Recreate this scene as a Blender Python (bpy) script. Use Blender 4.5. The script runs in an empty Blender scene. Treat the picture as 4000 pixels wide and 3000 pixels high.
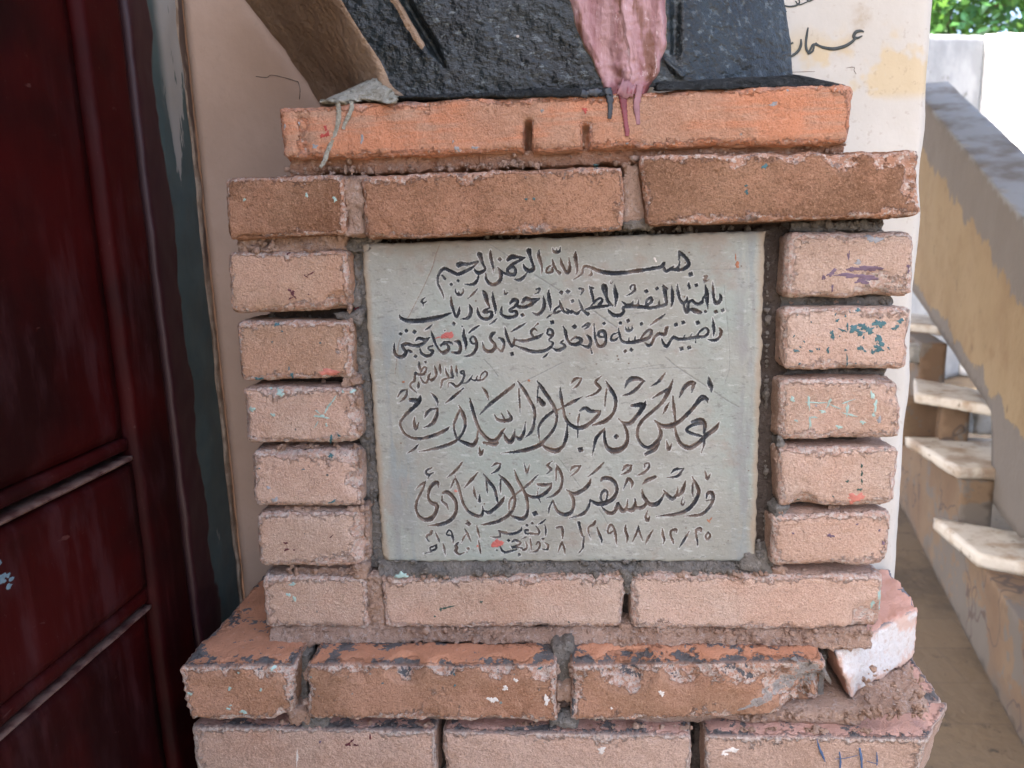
import bpy, math, random
import numpy as np
from mathutils import Vector, Matrix

random.seed(7)
scene = bpy.context.scene
COL = scene.collection

# ------------------------------------------------------------------ camera
F_PX = 2900.0                                   # focal length in pixels of a 4000 px wide picture
CAM = np.array([0.0, -0.75, 1.35])
_d = np.array([500.0, 15700.0, F_PX]); _d /= np.linalg.norm(_d)
_x = np.array([38500.0, -700.0, -F_PX]); _x /= np.linalg.norm(_x)
_x -= _d * _x.dot(_d); _x /= np.linalg.norm(_x)
_z = np.cross(_x, _d)
MC = np.array([_x, _z, -_d])                    # world = MC @ camera vector (x right, y down, z forward)
cam_data = bpy.data.cameras.new("camera")
cam = bpy.data.objects.new("camera", cam_data)
COL.objects.link(cam)
cam_data.sensor_width = 36.0
cam_data.lens = F_PX * 36.0 / 4000.0
cam_data.clip_start = 0.02
cam_data.clip_end = 300.0
cam_data.dof.use_dof = True
cam_data.dof.focus_distance = 0.78
cam_data.dof.aperture_fstop = 7.5
R = Matrix([[MC[i][0], -MC[i][1], -MC[i][2]] for i in range(3)])
cam.matrix_world = Matrix.Translation(Vector(CAM)) @ R.to_4x4()
scene.camera = cam

# ------------------------------------------------------------------ light
SUN_EL, SUN_AZ = 52.0, 242.0                    # azimuth clockwise from +Y: behind the camera, to the left
world = bpy.data.worlds.new("World")
scene.world = world
world.use_nodes = True
wn = world.node_tree.nodes
wl = world.node_tree.links
bg = wn["Background"]
sky = wn.new("ShaderNodeTexSky")
sky.sky_type = 'NISHITA'
sky.sun_disc = False
sky.sun_elevation = math.radians(SUN_EL)
sky.sun_rotation = math.radians(SUN_AZ)
sky.air_density = 0.7
sky.dust_density = 6.0
sky.ozone_density = 0.6
wl.new(sky.outputs[0], bg.inputs[0])
bg.inputs[1].default_value = 0.13
sun_data = bpy.data.lights.new("sun", 'SUN')
sun_data.energy = 3.4
sun_data.angle = math.radians(0.5)
sun_data.color = (1.0, 0.92, 0.80)
sun = bpy.data.objects.new("sun", sun_data)
COL.objects.link(sun)
az, el = math.radians(SUN_AZ), math.radians(SUN_EL)
to_sun = Vector((math.sin(az) * math.cos(el), math.cos(az) * math.cos(el), math.sin(el)))
sun.rotation_euler = to_sun.to_track_quat('Z', 'Y').to_euler()
sun.location = to_sun * 20
scene.view_settings.view_transform = 'Standard'
scene.view_settings.look = 'None'
scene.view_settings.gamma = 1.0
scene.view_settings.use_curve_mapping = False
scene.view_settings.exposure = 2.95
scene.render.engine = 'CYCLES'
scene.cycles.use_denoising = True
scene.cycles.max_bounces = 8
scene.cycles.diffuse_bounces = 5


# ------------------------------------------------------------------ picture -> place
def ray(px, py):
    return MC @ np.array([(px - 2000) / F_PX, (py - 1500) / F_PX, 1.0])


def PY(px, py, Y):
    r = ray(px, py)
    return CAM + r * ((Y - CAM[1]) / r[1])


def PZ(px, py, Z):
    r = ray(px, py)
    return CAM + r * ((Z - CAM[2]) / r[2])


def PX(px, py, X):
    r = ray(px, py)
    return CAM + r * ((X - CAM[0]) / r[0])


# ------------------------------------------------------------------ noise
_rs = np.random.RandomState(11)
_perm = _rs.permutation(256)
_perm = np.concatenate([_perm, _perm, _perm])
_g = _rs.normal(size=(256, 3))
_g /= np.linalg.norm(_g, axis=1)[:, None]


def gnoise(p):
    p = np.asarray(p, float)
    i = np.floor(p).astype(int)
    f = p - i
    u = f * f * f * (f * (f * 6 - 15) + 10)
    i &= 255
    out = np.zeros(len(p))
    for dx in (0, 1):
        wx = u[:, 0] if dx else 1 - u[:, 0]
        for dy in (0, 1):
            wy = u[:, 1] if dy else 1 - u[:, 1]
            for dz in (0, 1):
                wz = u[:, 2] if dz else 1 - u[:, 2]
                h = _perm[_perm[_perm[(i[:, 0] + dx) & 255] + ((i[:, 1] + dy) & 255)] + ((i[:, 2] + dz) & 255)]
                g = _g[h]
                out += wx * wy * wz * (g[:, 0] * (f[:, 0] - dx) + g[:, 1] * (f[:, 1] - dy) + g[:, 2] * (f[:, 2] - dz))
    return out * 1.6


def fbm(p, octaves=3, gain=0.5):
    s = np.zeros(len(p)); a = 1.0; q = np.array(p, float)
    for k in range(octaves):
        s += a * gnoise(q + 17.3 * k)
        a *= gain
        q = q * 2.03
    return s


def smooth(a, b, x):
    t = np.clip((x - a) / (b - a), 0, 1)
    return t * t * (3 - 2 * t)


# ------------------------------------------------------------------ objects
def mesh_obj(name, verts, faces, material, parent=None, attrs=None, smooth_shade=True, centre=True):
    verts = np.asarray(verts, float)
    c = np.zeros(3)
    if centre and len(verts):
        c = (verts.min(0) + verts.max(0)) / 2
        if parent is None:
            c[2] = verts[:, 2].min()
    me = bpy.data.meshes.new(name)
    fa = np.asarray(faces) if not isinstance(faces, list) or len({len(f) for f in faces}) == 1 else None
    if fa is not None and fa.ndim == 2:
        n, k = fa.shape
        me.vertices.add(len(verts))
        me.vertices.foreach_set("co", (verts - c).astype(np.float32).ravel())
        me.loops.add(n * k)
        me.loops.foreach_set("vertex_index", fa.astype(np.int32).ravel())
        me.polygons.add(n)
        me.polygons.foreach_set("loop_start", np.arange(0, n * k, k, dtype=np.int32))
        me.polygons.foreach_set("loop_total", np.full(n, k, dtype=np.int32))
        me.update(calc_edges=True)
        me.validate()
    else:
        me.from_pydata([tuple(v) for v in verts - c], [], [tuple(int(i) for i in f) for f in faces])
        me.update()
    if attrs:
        for k, v in attrs.items():
            a = me.attributes.new(k, 'FLOAT', 'POINT')
            a.data.foreach_set("value", np.asarray(v, np.float32))
    if smooth_shade:
        me.polygons.foreach_set("use_smooth", np.ones(len(me.polygons), dtype=bool))
    if material is not None:
        for m in (material if isinstance(material, (list, tuple)) else [material]):
            me.materials.append(m)
    o = bpy.data.objects.new(name, me)
    COL.objects.link(o)
    o.location = c
    if parent is not None:
        o.parent = parent
        o.location = Vector(c) - WORLD_LOC[parent.name]
    WORLD_LOC[o.name] = Vector(c)
    return o


WORLD_LOC = {}


def thing(name, loc, label, cat, group=None):
    o = bpy.data.objects.new(name, None)
    COL.objects.link(o)
    o.location = loc
    o.empty_display_size = 0.05
    o.matrix_world = Matrix.Translation(Vector(loc))
    WORLD_LOC[o.name] = Vector(loc)
    o["label"] = label
    o["category"] = cat
    if group:
        o["group"] = group
    return o


def tag(o, label, cat, group=None):
    o["label"] = label
    o["category"] = cat
    if group:
        o["group"] = group
    return o


def structure(o):
    o["kind"] = "structure"
    return o


# rounded box whose eight corners may stand anywhere
def hexa(name, corners, material, parent=None, r=0.006, res=0.0024, res_y=0.005, seed=0, amp=0.0008, edge_amp=0.002,
         chip=0.006, chip_pts=(), slots=(), fine=0.0003, big=0.0, attr_extra=None, label=None):
    """corners: FTL FTR FBR FBL then BTL BTR BBR BBL (front/back, top/bottom, left/right)"""
    K = np.asarray(corners, float)
    sx = (np.linalg.norm(K[1] - K[0]) + np.linalg.norm(K[2] - K[3])) / 2
    sz = (np.linalg.norm(K[0] - K[3]) + np.linalg.norm(K[1] - K[2])) / 2
    sy = (np.linalg.norm(K[4] - K[0]) + np.linalg.norm(K[6] - K[2])) / 2
    h = np.array([sx, sy, sz]) / 2
    n = [max(3, int(round(sx / res))), max(3, int(round(sy / res_y))), max(3, int(round(sz / res)))]
    r = min(r, h.min() * 0.9)
    lin = []
    for a in range(3):
        t = np.linspace(-1, 1, n[a] + 1)
        lin.append(t * h[a])
    verts = []; faces = []; off = 0
    for ax in range(3):
        b, c = [(1, 2), (2, 0), (0, 1)][ax]
        for s in (-1, 1):
            B, Cc = np.meshgrid(lin[b], lin[c], indexing='ij')
            v = np.zeros((B.size, 3))
            v[:, ax] = s * h[ax]; v[:, b] = B.ravel(); v[:, c] = Cc.ravel()
            nb, nc = n[b] + 1, n[c] + 1
            idx = np.arange(nb * nc).reshape(nb, nc) + off
            f = np.stack([idx[:-1, :-1], idx[1:, :-1], idx[1:, 1:], idx[:-1, 1:]], -1).reshape(-1, 4)
            if s < 0:
                f = f[:, ::-1]
            verts.append(v); faces.append(f); off += len(v)
    V = np.concatenate(verts); Fc = np.concatenate(faces)
    key = np.round(V * 1e6).astype(np.int64)
    _, first, inv = np.unique(key, axis=0, return_index=True, return_inverse=True)
    inv = inv.ravel()
    V = V[first]; Fc = inv[Fc]
    Q = np.clip(V, -(h - r), h - r)
    N = V - Q
    N /= np.maximum(np.linalg.norm(N, axis=1), 1e-9)[:, None]
    dist = np.sort(h - np.abs(V), axis=1)
    edge = np.exp(-dist[:, 1] / 0.0085)
    p0 = V + np.array([seed * 1.37, seed * 0.71, seed * 2.13])
    d = amp * fbm(p0 * 28, 3) + fine * fbm(p0 * 260, 2) + big * fbm(p0 * 11, 2)
    nz = fbm(p0 * 75, 3)
    d -= 0.0022 * np.clip(fbm(p0 * 95 + 9, 2) - 0.42, 0, 0.6) + 0.003 * np.clip(fbm(p0 * 42 + 3, 2) - 0.55, 0, 0.5)
    d += edge * (edge_amp * 0.35 * nz + edge_amp * 0.8 * fbm(p0 * 190, 2) + edge_amp * 0.9 * fbm(p0 * 16 + 2, 2) - chip * np.maximum(0, fbm(p0 * 20 + 5, 2) - 0.12))
    W = Q + N * r + N * d[:, None]
    for (cx, cy, cz, rad, dep) in chip_pts:              # local scoops, centre in -1..1 box units
        cc = np.array([cx, cy, cz]) * h
        dd = np.linalg.norm((V - cc) * np.array([1.0, 1.0, 1.0]), axis=1) / rad
        k = np.clip(1 - dd * dd, 0, 1)
        k = k * (1 + 0.5 * nz)
        tocentre = -np.sign(cc) * np.array([0, 1.0, 1.0])
        tocentre = tocentre * np.array([0, -np.sign(cy) * np.sign(cy), 1])
        dirv = np.array([0.0, 1.0, -0.6 * np.sign(cz)])
        W += dirv[None, :] * (k * dep)[:, None]
        edge = np.maximum(edge, np.clip(k * 1.1 + 0.5 * nz * (k > 0), 0, 1))
    u = (W[:, 0] / h[0] + 1) / 2; w = (W[:, 1] / h[1] + 1) / 2; v = (W[:, 2] / h[2] + 1) / 2
    u = u[:, None]; w = w[:, None]; v = v[:, None]
    front = (1 - u) * ((1 - v) * K[3] + v * K[0]) + u * ((1 - v) * K[2] + v * K[1])
    back = (1 - u) * ((1 - v) * K[7] + v * K[4]) + u * ((1 - v) * K[6] + v * K[5])
    P = (1 - w) * front + w * back
    if slots:
        q_ = (P - CAM) @ MC
        ix, iy = 2000 + F_PX * q_[:, 0] / q_[:, 2], 1500 + F_PX * q_[:, 1] / q_[:, 2]
        fm = w[:, 0] < 0.35
        jit = 4 * fbm(P * 90, 2)
        for (cx, hw, y0, y1, dep) in slots:
            k = smooth(hw + 9, hw, np.abs(ix - cx + jit)) * smooth(y0 - 8, y0 + 8, iy + jit) * smooth(y1 + 10, y1 - 6, iy) * fm
            P[:, 1] += k * dep
            rim = smooth(hw + 34, hw + 6, np.abs(ix - cx + jit)) * smooth(y0 - 34, y0, iy) * fm * (k < .5)
            P[:, 1] += rim * .0022
            edge = np.maximum(edge, rim * .75)
    at = {"edge": edge, "seed": np.full(len(P), (seed * 0.37) % 1.0),
          "upf": smooth(0.55, 0.9, N[:, 2]), "frontf": smooth(0.55, 0.9, -N[:, 1])}
    # which way the faces turn after the warp
    if np.dot(np.cross(K[1] - K[0], K[3] - K[0]), K[4] - K[0]) > 0:
        pass
    o = mesh_obj(name, P, Fc, material, parent, at)
    if label:
        o["label"] = label
    return o


def quad_corners(q, Y, depth, Zshift=0.0):
    """q: four picture points TL TR BR BL of a front standing in the plane Y"""
    fr = [PY(x, y, Y) for x, y in q]
    bk = [p + np.array([0, depth, 0]) for p in fr]
    return fr + bk


# tube / ribbon helpers
def catmull(pts, sub=6):
    P = np.asarray(pts, float)
    if len(P) < 3:
        t = np.linspace(0, 1, sub + 1)[:, None]
        return P[0] * (1 - t) + P[1] * t
    A = np.vstack([2 * P[0] - P[1], P, 2 * P[-1] - P[-2]])
    out = []
    for i in range(1, len(A) - 2):
        p0, p1, p2, p3 = A[i - 1], A[i], A[i + 1], A[i + 2]
        for t in np.linspace(0, 1, sub, endpoint=False):
            out.append(0.5 * ((2 * p1) + (-p0 + p2) * t + (2 * p0 - 5 * p1 + 4 * p2 - p3) * t * t
                              + (-p0 + 3 * p1 - 3 * p2 + p3) * t ** 3))
    out.append(A[-2])
    return np.array(out)


def strand(pts3, radii, nseg=8, flat=None):
    """closed tube along pts3; flat=(normal, factor) squashes it against a surface"""
    P = np.asarray(pts3, float); n = len(P)
    V = []; Fs = []
    for i in range(n):
        t = P[min(i + 1, n - 1)] - P[max(i - 1, 0)]
        t /= max(np.linalg.norm(t), 1e-9)
        up = np.array(flat[0], float) if flat else np.array([0, -1.0, 0.01])
        s = np.cross(t, up); s /= max(np.linalg.norm(s), 1e-9)
        nn = np.cross(s, t)
        k = flat[1] if flat else 1.0
        for j in range(nseg):
            a = 2 * math.pi * j / nseg
            V.append(P[i] + radii[i] * (math.cos(a) * s + k * math.sin(a) * nn))
    for i in range(n - 1):
        for j in range(nseg):
            a = i * nseg + j; b = i * nseg + (j + 1) % nseg
            Fs.append((a, b, b + nseg, a + nseg))
    Fs.append(tuple(range(nseg - 1, -1, -1)))
    Fs.append(tuple((n - 1) * nseg + j for j in range(nseg)))
    return np.array(V), Fs


def join_meshes(parts):
    V = []; Fs = []; off = 0
    for v, f in parts:
        V.append(np.asarray(v)); Fs += [tuple(i + off for i in q) for q in f]; off += len(v)
    return np.concatenate(V), Fs


def blot(cx, cy, rx, ry, Y, seed, surf=None, n=30, rough=0.55, rot=0.0, rings=4, lift=0.0003):
    """one irregular dab of dried paint, laid on the surface it sits on; picture units in, place units out"""
    rs = np.random.RandomState(seed)
    ang = np.linspace(0, 2 * math.pi, n, endpoint=False)
    ph = rs.uniform(0, 6.28, 7)
    k = np.ones(n)
    for j, m in enumerate((2, 3, 4, 6, 8, 11, 13)):
        k += rough / (1 + 0.35 * j) * 0.5 * np.sin(m * ang + ph[j])
    k = np.clip(k, 0.2, 1.7)
    c, s = math.cos(rot), math.sin(rot)
    V = []
    for i in range(rings + 1):
        q = i / rings
        for j in range(n):
            a, b = math.cos(ang[j]) * rx * k[j] * q, math.sin(ang[j]) * ry * k[j] * q
            p = PY(cx + a * c - b * s, cy + a * s + b * c, Y)
            if surf is not None:
                hit = surf.ray_cast(Vector((p[0], p[1] - 0.03, p[2])), Vector((0, 1, 0)), 0.08)
                if hit[0] is not None:
                    p = np.array(hit[0])
            up = lift + 0.00022 * math.sin(ang[j] * 5 + ph[0]) * q + rs.uniform(-1, 1) * 0.00022 * q
            if i == rings:
                up = -0.0006
            V.append((p[0], p[1] - up, p[2]))
    F = []
    for i in range(rings):
        for j in range(n):
            a, b = i * n + j, i * n + (j + 1) % n
            F.append((a, b, b + n, a + n))
    return np.array(V), F


# ------------------------------------------------------------------ materials
class NT:
    def __init__(self, name):
        self.m = bpy.data.materials.new(name)
        self.m.use_nodes = True
        self.t = self.m.node_tree
        self.n = self.t.nodes
        self.b = self.n["Principled BSDF"]
        self.pos = self.n.new("ShaderNodeNewGeometry").outputs["Position"]

    def link(self, a, b):
        self.t.links.new(a, b)

    def val(self, sock, v):
        if hasattr(v, "is_linked") or isinstance(v, bpy.types.NodeSocket):
            self.link(v, sock)
        else:
            sock.default_value = v

    def noise(self, scale, detail=3, rough=0.55, vec=None, stretch=None, dist=0.0):
        nd = self.n.new("ShaderNodeTexNoise")
        nd.inputs["Scale"].default_value = scale
        nd.inputs["Detail"].default_value = detail
        nd.inputs["Roughness"].default_value = rough
        nd.inputs["Distortion"].default_value = dist
        v = vec or self.pos
        if stretch:
            mp = self.n.new("ShaderNodeMapping")
            mp.inputs["Scale"].default_value = stretch
            self.link(v, mp.inputs["Vector"])
            v = mp.outputs[0]
        self.link(v, nd.inputs["Vector"])
        return nd.outputs["Fac"]

    def voronoi(self, scale, feature='F1', vec=None):
        nd = self.n.new("ShaderNodeTexVoronoi")
        nd.feature = feature
        nd.inputs["Scale"].default_value = scale
        self.link(vec or self.pos, nd.inputs["Vector"])
        return nd.outputs["Distance"]

    def math(self, op, a, b=0.0, c=None, clamp=False):
        nd = self.n.new("ShaderNodeMath")
        nd.operation = op
        nd.use_clamp = clamp
        self.val(nd.inputs[0], a)
        self.val(nd.inputs[1], b)
        if c is not None:
            self.val(nd.inputs[2], c)
        return nd.outputs[0]

    def step(self, x, a, b):
        nd = self.n.new("ShaderNodeMapRange")
        nd.interpolation_type = 'SMOOTHSTEP'
        self.val(nd.inputs["Value"], x)
        self.val(nd.inputs["From Min"], a)
        self.val(nd.inputs["From Max"], b)
        return nd.outputs["Result"]

    def mix(self, fac, a, b, mode='MIX'):
        nd = self.n.new("ShaderNodeMix")
        nd.data_type = 'RGBA'
        nd.blend_type = mode
        self.val(nd.inputs[0], fac)
        for s, v in ((nd.inputs[6], a), (nd.inputs[7], b)):
            if isinstance(v, tuple):
                s.default_value = (*v[:3], 1.0)
            else:
                self.link(v, s)
        return nd.outputs[2]

    def attr(self, name):
        nd = self.n.new("ShaderNodeAttribute")
        nd.attribute_name = name
        return nd.outputs["Fac"]

    def sep(self):
        nd = self.n.new("ShaderNodeSeparateXYZ")
        self.link(self.pos, nd.inputs[0])
        return nd.outputs

    def bump(self, height, strength=0.5, dist=0.001):
        nd = self.n.new("ShaderNodeBump")
        nd.inputs["Strength"].default_value = strength
        nd.inputs["Distance"].default_value = dist
        self.link(height, nd.inputs["Height"])
        self.link(nd.outputs[0], self.b.inputs["Normal"])

    def done(self, col, rough=0.85, spec=0.3):
        self.val(self.b.inputs["Base Color"], col if not isinstance(col, tuple) else (*col, 1.0))
        self.val(self.b.inputs["Roughness"], rough)
        self.b.inputs["Specular IOR Level"].default_value = spec
        return self.m


def brick_mat(name, a, b, residue, amount=0.5, painted=0.0, pale=0.35, grain=0.5, top=None, flake=0.3, specks=None):
    t = NT(name)
    sd = t.attr("seed")
    col = t.mix(t.step(t.math('ADD', t.noise(9, 5, 0.6), t.math('MULTIPLY', t.math('SUBTRACT', sd, 0.5), 0.35)), 0.36, 0.64), a, b)
    col = t.mix(t.math('MULTIPLY', t.step(t.noise(5.5, 4), 0.46, 0.62), 0.45), col, (a[0] * 1.06, a[1] * 0.86, a[2] * 0.76))
    col = t.mix(t.math('MULTIPLY', t.step(t.noise(28, 5, 0.65), 0.5, 0.75), 0.30), col, tuple(c * 0.72 for c in a))
    col = t.mix(t.math('MULTIPLY', t.step(t.noise(70, 5, 0.7), 0.54, 0.70), 0.35), col, tuple(min(1, c * 1.3 + .02) for c in b))
    wash = t.step(t.math('ADD', t.noise(7, 6, 0.7), t.math('MULTIPLY', sd, 0.12)), 0.50, 0.66)
    col = t.mix(t.math('MULTIPLY', wash, 0.40), col, residue)
    drag = t.noise(110, 4, 0.65, stretch=(1.0, 1, 0.16))
    col = t.mix(t.math('MULTIPLY', t.step(drag, 0.58, 0.72), 0.28), col, tuple(min(0.8, c * 1.2 + .03) for c in b))
    grime = t.step(t.noise(11, 6, 0.72), 0.56, 0.72)
    col = t.mix(t.math('MULTIPLY', grime, 0.30), col, (0.24, 0.19, 0.15))
    if painted > 0:
        brush = t.noise(60, 4, 0.6, stretch=(0.22, 1, 3.0))
        cover = t.step(t.math('ADD', t.noise(8, 5, 0.6), t.math('MULTIPLY', brush, 0.45)), 0.86 - painted * 0.4, 1.02 - painted * 0.4)
        col = t.mix(t.math('MULTIPLY', cover, 0.85), col, t.mix(t.step(t.noise(24, 4), 0.3, 0.7), residue, tuple(c * 0.86 for c in residue)))
    grains = t.noise(520, 4, 0.72)
    g2 = t.noise(260, 3, 0.7)
    dark = t.step(t.math('ADD', grains, t.math('MULTIPLY', g2, 0.8)), 0.90, 0.66)
    col = t.mix(t.math('MULTIPLY', dark, grain * 1.1), col, tuple(c * 0.40 for c in a))
    col = t.mix(t.math('MULTIPLY', t.step(t.math('ADD', grains, t.math('MULTIPLY', g2, 0.8)), 0.94, 1.16), grain), col, tuple(min(0.85, c * 1.5 + 0.04) for c in b))
    e = t.attr("edge")
    fine = t.noise(150, 5, 0.72)
    en = t.math('ADD', t.math('MULTIPLY', e, 0.95), t.math('ADD', t.math('MULTIPLY', t.math('SUBTRACT', t.noise(17, 5, 0.7), 0.5), 1.9), t.math('MULTIPLY', t.math('SUBTRACT', fine, 0.5), 1.2)))
    em = t.step(en, 0.74 - amount * 0.42, 0.86 - amount * 0.40)
    rc = t.mix(t.step(t.noise(60, 4, 0.65), 0.40, 0.62), residue, tuple(min(0.8, c * 0.85 + 0.13) for c in residue))
    col = t.mix(t.math('MULTIPLY', em, 0.85), col, rc)
    pw = t.math('MULTIPLY', em, t.step(t.noise(210, 5, 0.75), 0.60 - pale * 0.16, 0.70 - pale * 0.16))
    col = t.mix(t.math('MULTIPLY', pw, 0.85), col, (0.74, 0.645, 0.57))
    pd = t.math('MULTIPLY', em, t.step(t.noise(240, 4, 0.72), 0.43, 0.34))
    col = t.mix(t.math('MULTIPLY', pd, 0.8), col, tuple(c * 0.45 for c in a))
    dk = t.math('MULTIPLY', t.step(en, 0.55, 0.8), t.step(t.noise(52, 5, 0.7), 0.57, 0.61))
    col = t.mix(t.math('MULTIPLY', dk, flake), col, (0.15, 0.15, 0.155))
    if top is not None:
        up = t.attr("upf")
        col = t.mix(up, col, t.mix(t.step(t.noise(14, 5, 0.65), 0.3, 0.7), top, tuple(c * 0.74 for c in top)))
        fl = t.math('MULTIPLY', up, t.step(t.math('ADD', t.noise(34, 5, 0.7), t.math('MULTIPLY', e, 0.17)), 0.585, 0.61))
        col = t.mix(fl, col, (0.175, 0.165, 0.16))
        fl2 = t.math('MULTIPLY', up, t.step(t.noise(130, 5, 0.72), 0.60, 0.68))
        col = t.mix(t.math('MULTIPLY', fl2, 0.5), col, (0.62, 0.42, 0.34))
    if specks is not None:
        sp = t.math('MULTIPLY', t.step(t.voronoi(55), 0.10, 0.06), t.step(t.noise(9, 2), 0.54, 0.58))
        sp = t.math('MULTIPLY', sp, t.step(t.noise(160, 2), 0.42, 0.5))
        col = t.mix(t.math('MULTIPLY', sp, 0.8), col, specks)
    hgt = t.math('ADD', t.math('MULTIPLY', grains, 0.8), t.math('ADD', t.math('MULTIPLY', g2, 0.9), t.math('MULTIPLY', fine, t.math('MULTIPLY_ADD', em, 3.0, 0.5))))
    t.bump(hgt, 1.0, 0.0024)
    return t.done(col, 0.92, 0.15)


def mortar_mat(name, a, b, spots=(0.6, 0.55, 0.5), grain=1.0):
    t = NT(name)
    col = t.mix(t.step(t.noise(22, 5, 0.65), 0.35, 0.65), a, b)
    n1 = t.noise(330, 5, 0.75)
    n2 = t.noise(160, 5, 0.72)
    col = t.mix(t.math('MULTIPLY', t.step(n2, 0.52, 0.66), 0.55), col, spots)
    col = t.mix(t.math('MULTIPLY', t.step(n1, 0.44, 0.32), 0.7), col, tuple(c * 0.42 for c in a))
    col = t.mix(t.math('MULTIPLY', t.step(n2, 0.41, 0.33), 0.45), col, tuple(c * 0.55 for c in a))
    t.bump(t.math('ADD', n1, t.math('ADD', t.math('MULTIPLY', n2, 1.5), t.noise(80, 4, 0.6))), 1.0, 0.006 * grain)
    return t.done(col, 0.95, 0.15)


def paint_mat(name, c, rough=0.45, var=0.25):
    t = NT(name)
    col = t.mix(t.step(t.noise(120, 3), 0.35, 0.65), c, tuple(min(1, x * (1 + var) + 0.01) for x in c))
    t.bump(t.noise(300, 3), 0.25, 0.0008)
    return t.done(col, rough, 0.45)


RES_PK = (0.60, 0.345, 0.245)
M_TAN = brick_mat("tan_brick", (0.44, 0.285, 0.195), (0.53, 0.365, 0.265), (0.64, 0.375, 0.265), 0.66, 0.0, 0.75, 0.30, specks=(0.06, 0.10, 0.11))
M_PINK = brick_mat("pinkish_brick", (0.50, 0.35, 0.265), (0.60, 0.445, 0.355), (0.66, 0.425, 0.325), 0.70, 0.0, 0.8, 0.30, flake=0.3, specks=(0.05, 0.09, 0.10))
M_DARK = brick_mat("brown_rough_brick", (0.25, 0.135, 0.08), (0.34, 0.195, 0.12), (0.60, 0.32, 0.205), 0.56, 0.0, 0.6, 0.44, flake=0.6)
M_ORANGE = brick_mat("orange_painted_brick", (0.47, 0.275, 0.185), (0.56, 0.345, 0.24), (0.68, 0.29, 0.16), 0.50, 0.46, 0.3, 0.22, flake=0.45, specks=(0.25, 0.26, 0.26))
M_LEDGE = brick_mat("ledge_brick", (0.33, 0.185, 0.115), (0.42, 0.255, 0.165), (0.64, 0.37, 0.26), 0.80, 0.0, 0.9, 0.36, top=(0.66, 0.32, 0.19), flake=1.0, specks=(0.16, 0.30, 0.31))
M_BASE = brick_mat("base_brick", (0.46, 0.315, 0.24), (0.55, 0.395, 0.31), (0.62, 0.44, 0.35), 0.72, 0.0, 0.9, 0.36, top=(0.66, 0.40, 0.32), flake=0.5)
M_MORT = mortar_mat("grey_mortar", (0.25, 0.225, 0.19), (0.34, 0.305, 0.265), (0.52, 0.48, 0.43))
M_MDARK = mortar_mat("dark_mortar", (0.105, 0.08, 0.065), (0.15, 0.12, 0.10), (0.22, 0.18, 0.155))
M_MPINK = mortar_mat("painted_mortar", (0.56, 0.36, 0.26), (0.66, 0.455, 0.345), (0.78, 0.67, 0.60))
M_MORG = mortar_mat("orange_mortar", (0.53, 0.28, 0.175), (0.60, 0.36, 0.25), (0.72, 0.54, 0.44))
M_MGREY = mortar_mat("cement_mortar", (0.25, 0.235, 0.21), (0.36, 0.34, 0.31), (0.55, 0.53, 0.50))
M_BLACKM = mortar_mat("black_painted_mortar", (0.035, 0.04, 0.042), (0.06, 0.066, 0.07), (0.13, 0.14, 0.14))

# ================================================================== the setting
def box(x0, x1, y0, y1, z0, z1):
    V = np.array([(x0, y0, z0), (x1, y0, z0), (x1, y1, z0), (x0, y1, z0), (x0, y0, z1), (x1, y0, z1), (x1, y1, z1), (x0, y1, z1)])
    F = [(0, 3, 2, 1), (4, 5, 6, 7), (0, 1, 5, 4), (1, 2, 6, 5), (2, 3, 7, 6), (3, 0, 4, 7)]
    return V, F


def hexv(K):
    """plain hexahedron: FTL FTR FBR FBL BTL BTR BBR BBL"""
    F = [(0, 3, 2, 1), (4, 5, 6, 7), (0, 1, 5, 4), (1, 2, 6, 5), (2, 3, 7, 6), (3, 0, 4, 7)]
    return np.array(K), F


# ground: dusty tiles
t = NT("dusty_floor_tiles")
br = t.n.new("ShaderNodeTexBrick")
t.link(t.pos, br.inputs["Vector"])
br.inputs["Scale"].default_value = 1.0
br.inputs["Brick Width"].default_value = 0.3
br.inputs["Row Height"].default_value = 0.2
br.inputs["Mortar Size"].default_value = 0.004
br.inputs["Color1"].default_value = (0.135, 0.10, 0.064, 1)
br.inputs["Color2"].default_value = (0.115, 0.085, 0.053, 1)
br.inputs["Mortar"].default_value = (0.098, 0.074, 0.05, 1)
c = t.mix(t.math('MULTIPLY', t.step(t.noise(3, 5), 0.4, 0.7), 0.6), br.outputs["Color"], (0.13, 0.10, 0.07))
c = t.mix(t.math('MULTIPLY', t.step(t.noise(2.2, 6, 0.7), 0.45, 0.62), 0.75), c, (0.062, 0.048, 0.034))
c = t.mix(t.step(t.noise(14, 6, 0.7), 0.60, 0.68), c, (0.04, 0.034, 0.027))
c = t.mix(t.math('MULTIPLY', t.step(t.noise(60, 4, 0.7), 0.66, 0.70), 0.7), c, (0.2, 0.17, 0.13))
t.bump(t.math('ADD', t.noise(40, 4), t.noise(9, 4)), 0.5, 0.01)
M_FLOOR = t.done(c, 0.8, 0.3)
g = 60.0
structure(mesh_obj("ground", [(-g, -g, 0), (g, -g, 0), (g, g, 0), (-g, g, 0)], [(0, 1, 2, 3)], M_FLOOR, smooth_shade=False, centre=False))

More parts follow.
